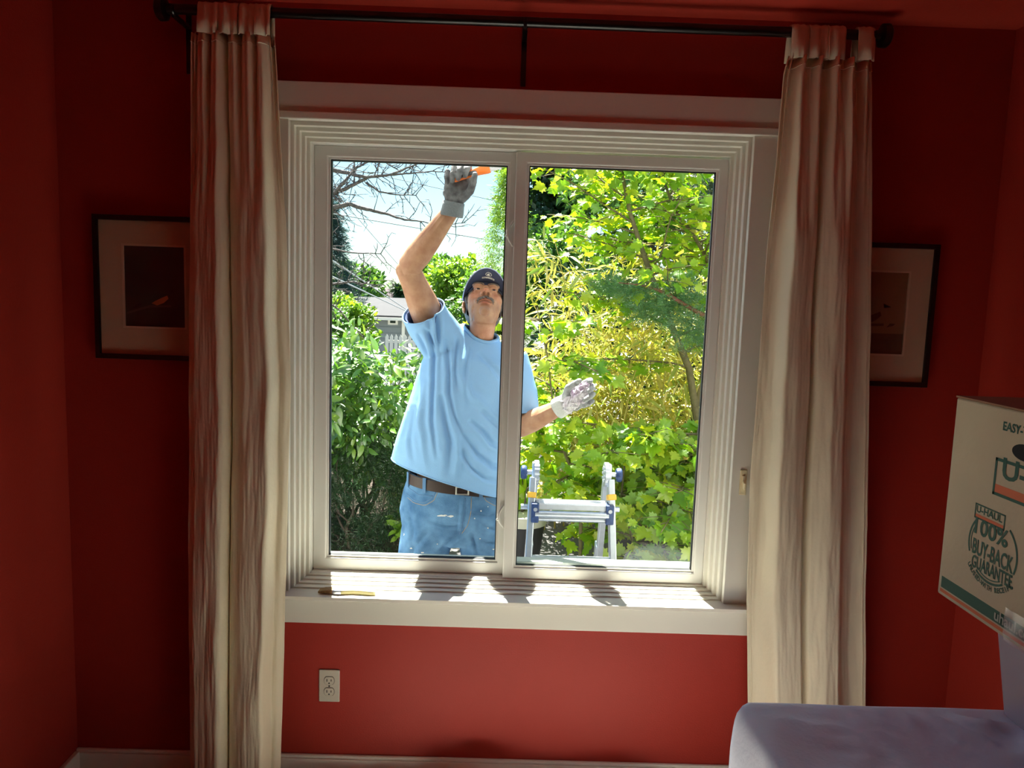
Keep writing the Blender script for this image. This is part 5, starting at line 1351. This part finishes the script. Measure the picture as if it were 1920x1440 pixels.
far_tree('tall dark leafy tree at the top left of the right pane', 1040, 350, 10.5, .85, 1.3, 5200, .14, m_dark, 57, hollow=.3)
far_tree('mid-green round tree below the dark one in the right pane', 1050, 520, 7.6, .72, .62, 6200, .085, m_mid, 58, SMALL)
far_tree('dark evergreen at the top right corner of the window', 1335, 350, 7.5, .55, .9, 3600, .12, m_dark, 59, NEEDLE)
far_tree('broad green tree behind the maple crown', 1190, 400, 9.5, 1.35, 1.2, 7200, .13, m_mid, 60, hollow=.3)
far_tree('wide leafy tree behind the bamboo', 1180, 640, 6.4, 1.25, .85, 8200, .09, m_dark, 61, SMALL, hollow=.3)  # darkened leaf colour stands in for shade in the gaps between leaves
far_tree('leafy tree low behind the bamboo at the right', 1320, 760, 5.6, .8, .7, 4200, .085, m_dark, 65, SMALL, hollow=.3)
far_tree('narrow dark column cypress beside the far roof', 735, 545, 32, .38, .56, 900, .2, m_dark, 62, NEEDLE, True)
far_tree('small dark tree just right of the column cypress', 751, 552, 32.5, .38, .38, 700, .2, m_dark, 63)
far_tree('hazy green tree at the horizon left of the far roof', 662, 540, 32, 1.5, 1.0, 3200, .26, m_mid, 64)
far_tree('distant hazy blue-green tree showing under the raised elbow', 818, 520, 33, 1.4, 1.1, 3600, .24, m_mid, 66)

# ------------------------------------------------------------------ neighbouring house
HYf, HYr, HYb = 22.0, 26.0, 30.0
er = at(772, 596, HYf); el = at(640, 591, HYf); rd = at(760, 565, HYr); hz0 = gz(0, HYf)
hx0, hx1, he, hr = el.x-1.0, er.x+2.4, er.z, rd.z
t = thing('house', 'grey neighbouring house with shingle roof and small window beyond the garden', 'house', ((hx0+hx1)/2, HYr, hz0))
m_hw = mat('grey_green_siding', (128, 136, 136), .8); m_roof = mat('grey_shingle', (54, 54, 58), .9, var=.25, vscale=3, bump=.2, bscale=40)
b = MB(); b.loft([[(x_, HYf, hz0), (x_, HYf, he), (x_, HYr, hr), (x_, HYb, he), (x_, HYb, hz0)] for x_ in (hx0, hx1)]); b.build('wall', m_hw, t, fixn=True)
for k in range(9):
    z_ = he-.12-.20*k
    if z_ > hz0: MB().box((hx0-.02, HYf-.02, z_-.016), (hx1, HYf, z_)).build('siding_board', m_hw, t)
b = MB(); s_ = (hr-he)/(HYr-HYf)
for sg, ya in ((1, HYf-.35), (-1, HYb+.35)):
    z_ = he-.35*s_
    b.loft([[(x_, ya, z_), (x_, HYr, hr+.02), (x_, HYr, hr+.12), (x_, ya, z_+.10)] for x_ in (hx0-.3, hx1+.3)])
b.build('roof', m_roof, t, fixn=True)
wl, wr_ = at(729, 599, HYf), at(745, 609, HYf)
f_ = MB().ring(wl.x+.05, wr_.x-.05, wr_.z+.05, wl.z-.03, wl.x-.02, wr_.x+.02, wr_.z, wl.z+.03, HYf-.06, HYf).build('window_frame', m_white, t)
MB().box((wl.x+.05, HYf-.03, wr_.z+.05), (wr_.x-.05, HYf-.02, wl.z-.03)).build('pane', mat('dark_pane', (50, 62, 52), .1), f_)
dsx = at(757, 600, HYf).x
MB().box((dsx-.05, HYf-.08, hz0), (dsx+.05, HYf, he-.05)).build('downspout', m_white, t)
MB().box((hx0-.3, HYf-.46, he-.09), (hx1+.3, HYf-.34, he-.0)).build('gutter', m_white, t)
t2 = at(700, 558, 36); g_ = gz(0, 36)
th = thing('house', 'farther house whose brown purple roof shows above the grey one', 'house', (t2.x, 37, g_))
b = MB(); b.loft([[(x_, 35, g_), (x_, 35, t2.z-.5), (x_, 39, t2.z+.35), (x_, 43, t2.z-.5), (x_, 43, g_)] for x_ in (t2.x-2.0, t2.x+2.2)]); b.build('wall', mat('tan_wall', (130, 112, 104), .8), th, fixn=True)
b = MB(); b.loft([[(x_, 34.6, t2.z-.6), (x_, 39, t2.z+.37), (x_, 43.4, t2.z-.6), (x_, 43.4, t2.z-.48), (x_, 39, t2.z+.5), (x_, 34.6, t2.z-.48)] for x_ in (t2.x-2.3, t2.x+2.5)]); b.build('roof', mat('purple_brown_roof', (66, 50, 58), .9), th, fixn=True)
MB().box((t2.x+.9, 36.5, t2.z-.1), (t2.x+1.4, 37.0, t2.z+.75)).build('chimney', mat('brick_chimney', (140, 110, 104), .9), th)
# picket fence in front of the house
fy = 19.0; fa, fb = at(742, 640, fy), at(795, 645, fy); fz = gz(0, fy)
fe = thing('picket_fence', 'low white picket fence between the laurel and the grey house', 'fence', ((fa.x+fb.x)/2, fy, fz)); x_ = fa.x-.3
while x_ < fb.x+.8:
    MB().prism([(x_, fy, fz), (x_+.09, fy, fz), (x_+.09, fy, fa.z+.12), (x_+.045, fy, fa.z+.2), (x_, fy, fa.z+.12)], (0, .02, 0)).build('picket', m_white, fe, fixn=True); x_ += .13
for zz in (fz+.3, fa.z-.05): MB().box((fa.x-.3, fy+.02, zz), (fb.x+.8, fy+.06, zz+.08)).build('fence_rail', m_white, fe)
# pale louvred panel glimpsed through the leaves
lp = at(647, 640, 7.6); lt = thing('louvre_panel', 'pale blue-white louvred panel showing between the leaves at the left', 'panel', (lp.x, 7.6, gz(0, 7.6)))
for k in range(9): MB().box((lp.x-.06, 7.58, lp.z-.10+.026*k), (lp.x+.05, 7.60, lp.z-.10+.026*k+.016), Matrix.Rotation(.5, 3, 'X')).build('slat', m_white, lt)
for dx_ in (-.065, .055): MB().box((lp.x+dx_-.008, 7.58, gz(0, 7.6)), (lp.x+dx_+.008, 7.61, lp.z+.14)).build('post', m_white, lt)
# grey post and pot in the bed
pp = at(738, 905, 3.7); b = MB(); b.box((pp.x-.035, 3.66, GZ), (pp.x+.035, 3.74, pp.z+.08)); o = b.build('garden_post', mat('weathered_post', (150, 146, 136), .85, var=.3, vscale=30), None, bevel=.006, org=(pp.x, 3.7, GZ)); tag(o, 'short weathered grey post in the bed behind the jeans', 'post')
bn = at(979, 1010, 2.2)
pt = thing('plant_pot', 'dark plastic plant pot with pale rim on the ground left of the ladder', 'pot', (bn.x, 2.2, GZ))
MB().tube([(bn.x, 2.2, GZ), (bn.x, 2.2, GZ+.34)], [.10, .14], 24).build('pot_body', mat('black_plastic', (34, 34, 36), .6), pt, smooth=40)
MB().tube([(bn.x, 2.2, GZ+.34), (bn.x, 2.2, GZ+.345), (bn.x, 2.2, GZ+.41), (bn.x, 2.2, GZ+.415)], [.135, .15, .152, .14], 24).build('pot_rim', mat('pale_rim', (178, 176, 160), .6), pt, smooth=40)
shrub('potted_plant', 'young leafy plant growing in the dark pot left of the ladder', 'plant', (bn.x, 2.2, GZ+.62), (.15, .13, .16), 70, .13, m_maple, 71, SMALL, 'small', 0, 8, 3, bot=GZ+.40)

# ------------------------------------------------------------------ bare branching tree reaching in from the left
m_bare = mat('lichen_bark', (104, 98, 96), .85, var=.45, vscale=40, c2=(64, 60, 62), bump=.6, bscale=60)
BY = 4.3
def cr(x, y): return (600+x/3.789, 280+y/3.789)
tr0 = at(470, 620, BY); bt = thing('bare_tree', 'leafless grey-barked tree whose branches cross the sky at the upper left', 'tree', (tr0.x, BY, GZ))
tt = at(480, 250, BY); MB().tube([(tr0.x, BY, GZ), (tr0.x+.02, BY, 1.2), (tr0.x-.02, BY, 2.3), (tt.x, BY, tt.z), (tt.x+.1, BY, tt.z+1)], [.10, .085, .07, .06, .03], 12).build('trunk', m_bare, bt, smooth=True)
limbs = [([(-430, 200), (-150, 160), (45, 135), (180, 165), (330, 200), (500, 180), (640, 125), (720, 90)], .020, .004), ([(-430, 420), (-120, 360), (45, 338), (110, 310), (240, 250), (330, 205)], .022, .010),
         ([(330, 235), (420, 300), (540, 322), (680, 325)], .008, .003), ([(-430, 520), (-100, 450), (40, 430), (200, 388), (330, 425), (460, 455), (600, 500), (740, 515)], .024, .004), ([(500, 182), (640, 170), (800, 155), (910, 162)], .007, .003),
         ([(100, 315), (160, 240), (260, 130), (370, 75), (420, 40)], .012, .004), ([(-200, 640), (50, 700), (230, 735), (430, 740)], .009, .003), ([(-200, 900), (50, 960), (230, 940), (300, 955), (460, 965)], .010, .003), ([(-200, 1000), (60, 1090), (140, 1140), (260, 1290), (380, 1400)], .008, .003),
         ([(50, 200), (80, 290), (100, 330), (150, 375)], .010, .006), ([(245, 60), (245, 240)], .006, .004), ([(435, 70), (385, 190)], .006, .004), ([(470, 95), (560, 150), (640, 120)], .005, .003), ([(740, 515), (850, 540), (985, 525), (1040, 520)], .004, .002)]
rg = np.random.default_rng(9)
for pts, r0, r1 in limbs:
    P_ = [at(*cr(*p), BY+.12*noise.noise((p[0]*.01, r0*99, 0))) for p in pts]; sm = []
    for i in range((len(P_)-1)*5+1):
        k = min(i//5, len(P_)-2); q = P_[k].lerp(P_[k+1], i/5-k); sm.append(q+V(noise.noise((i*.6, r0*50, 1)), noise.noise((i*.6, r0*50, 4)), noise.noise((i*.6, r0*50, 7)))*.008)
    br = MB().tube(sm, [1.3*(r0+(r1-r0)*i/(len(sm)-1)) for i in range(len(sm))], 7).build('branch', m_bare, bt, smooth=True)
    tw = MB()
    for k in range(2+len(sm)//2):
        i = rg.integers(2, len(sm)); d = (sm[i]-sm[i-1]).normalized(); p = sm[i]; an = (.5+.7*rg.random())*(1 if rg.random() < .62 else -1)
        d2 = (d*math.cos(an)+V(0, .3*rg.normal(), 1)*math.sin(an)).normalized(); l_ = .10+.17*rg.random(); e = [p]
        for s__ in range(4): d2 = (d2+V(rg.normal()*.22, rg.normal()*.1, rg.normal()*.22)).normalized(); e.append(e[-1]+d2*l_/4)
        tw.tube(e, [.0048, .004, .0034, .0028, .002], 5)
        for s__ in range(1, 5):
            if rg.random() < .65:
                d3 = (d2+V(rg.normal()*.8, rg.normal()*.2, rg.normal()*.8)).normalized(); tw.tube([e[s__], e[s__]+d3*(.03+.05*rg.random())], [.003, .0016], 4)
    if tw.v: tw.build('twigs', m_bare, br, smooth=True)['kind'] = 'stuff'

# ------------------------------------------------------------------ overhead wires
m_wire = mat('grey_wire', (150, 158, 164), .5)
for lab, a_, b_, y1_, y2_, r_ in (('grey overhead wire crossing the sky behind the raised forearm', (613, 399), (946, 455), 9, 11, .0075), ('thin wire slanting steeply down to the raised elbow', (655, 391), (742, 491), 9, 12, .006),
                                 ('upper of the two pale cables sloping down from the left edge', (613, 482), (763, 581), 9, 18, .011), ('lower of the two pale cables sloping down onto the grey roof', (613, 514), (761, 583), 9, 19, .012), ('faint high wire passing behind the raised glove', (790, 346), (953, 382), 10, 11, .006)):
    A_, B_ = at(*a_, y1_), at(*b_, y2_); d = B_-A_; pts = [A_+d*q-V(0, 0, .10*(1-(2*q-.6)**2)*0) for q in np.linspace(-1.2, 2.0, 25)]
    o = MB().tube(pts, r_, 6).build('overhead_wire', m_wire, None, smooth=True, org=tuple(A_)); tag(o, lab, 'wire', 'overhead wires')
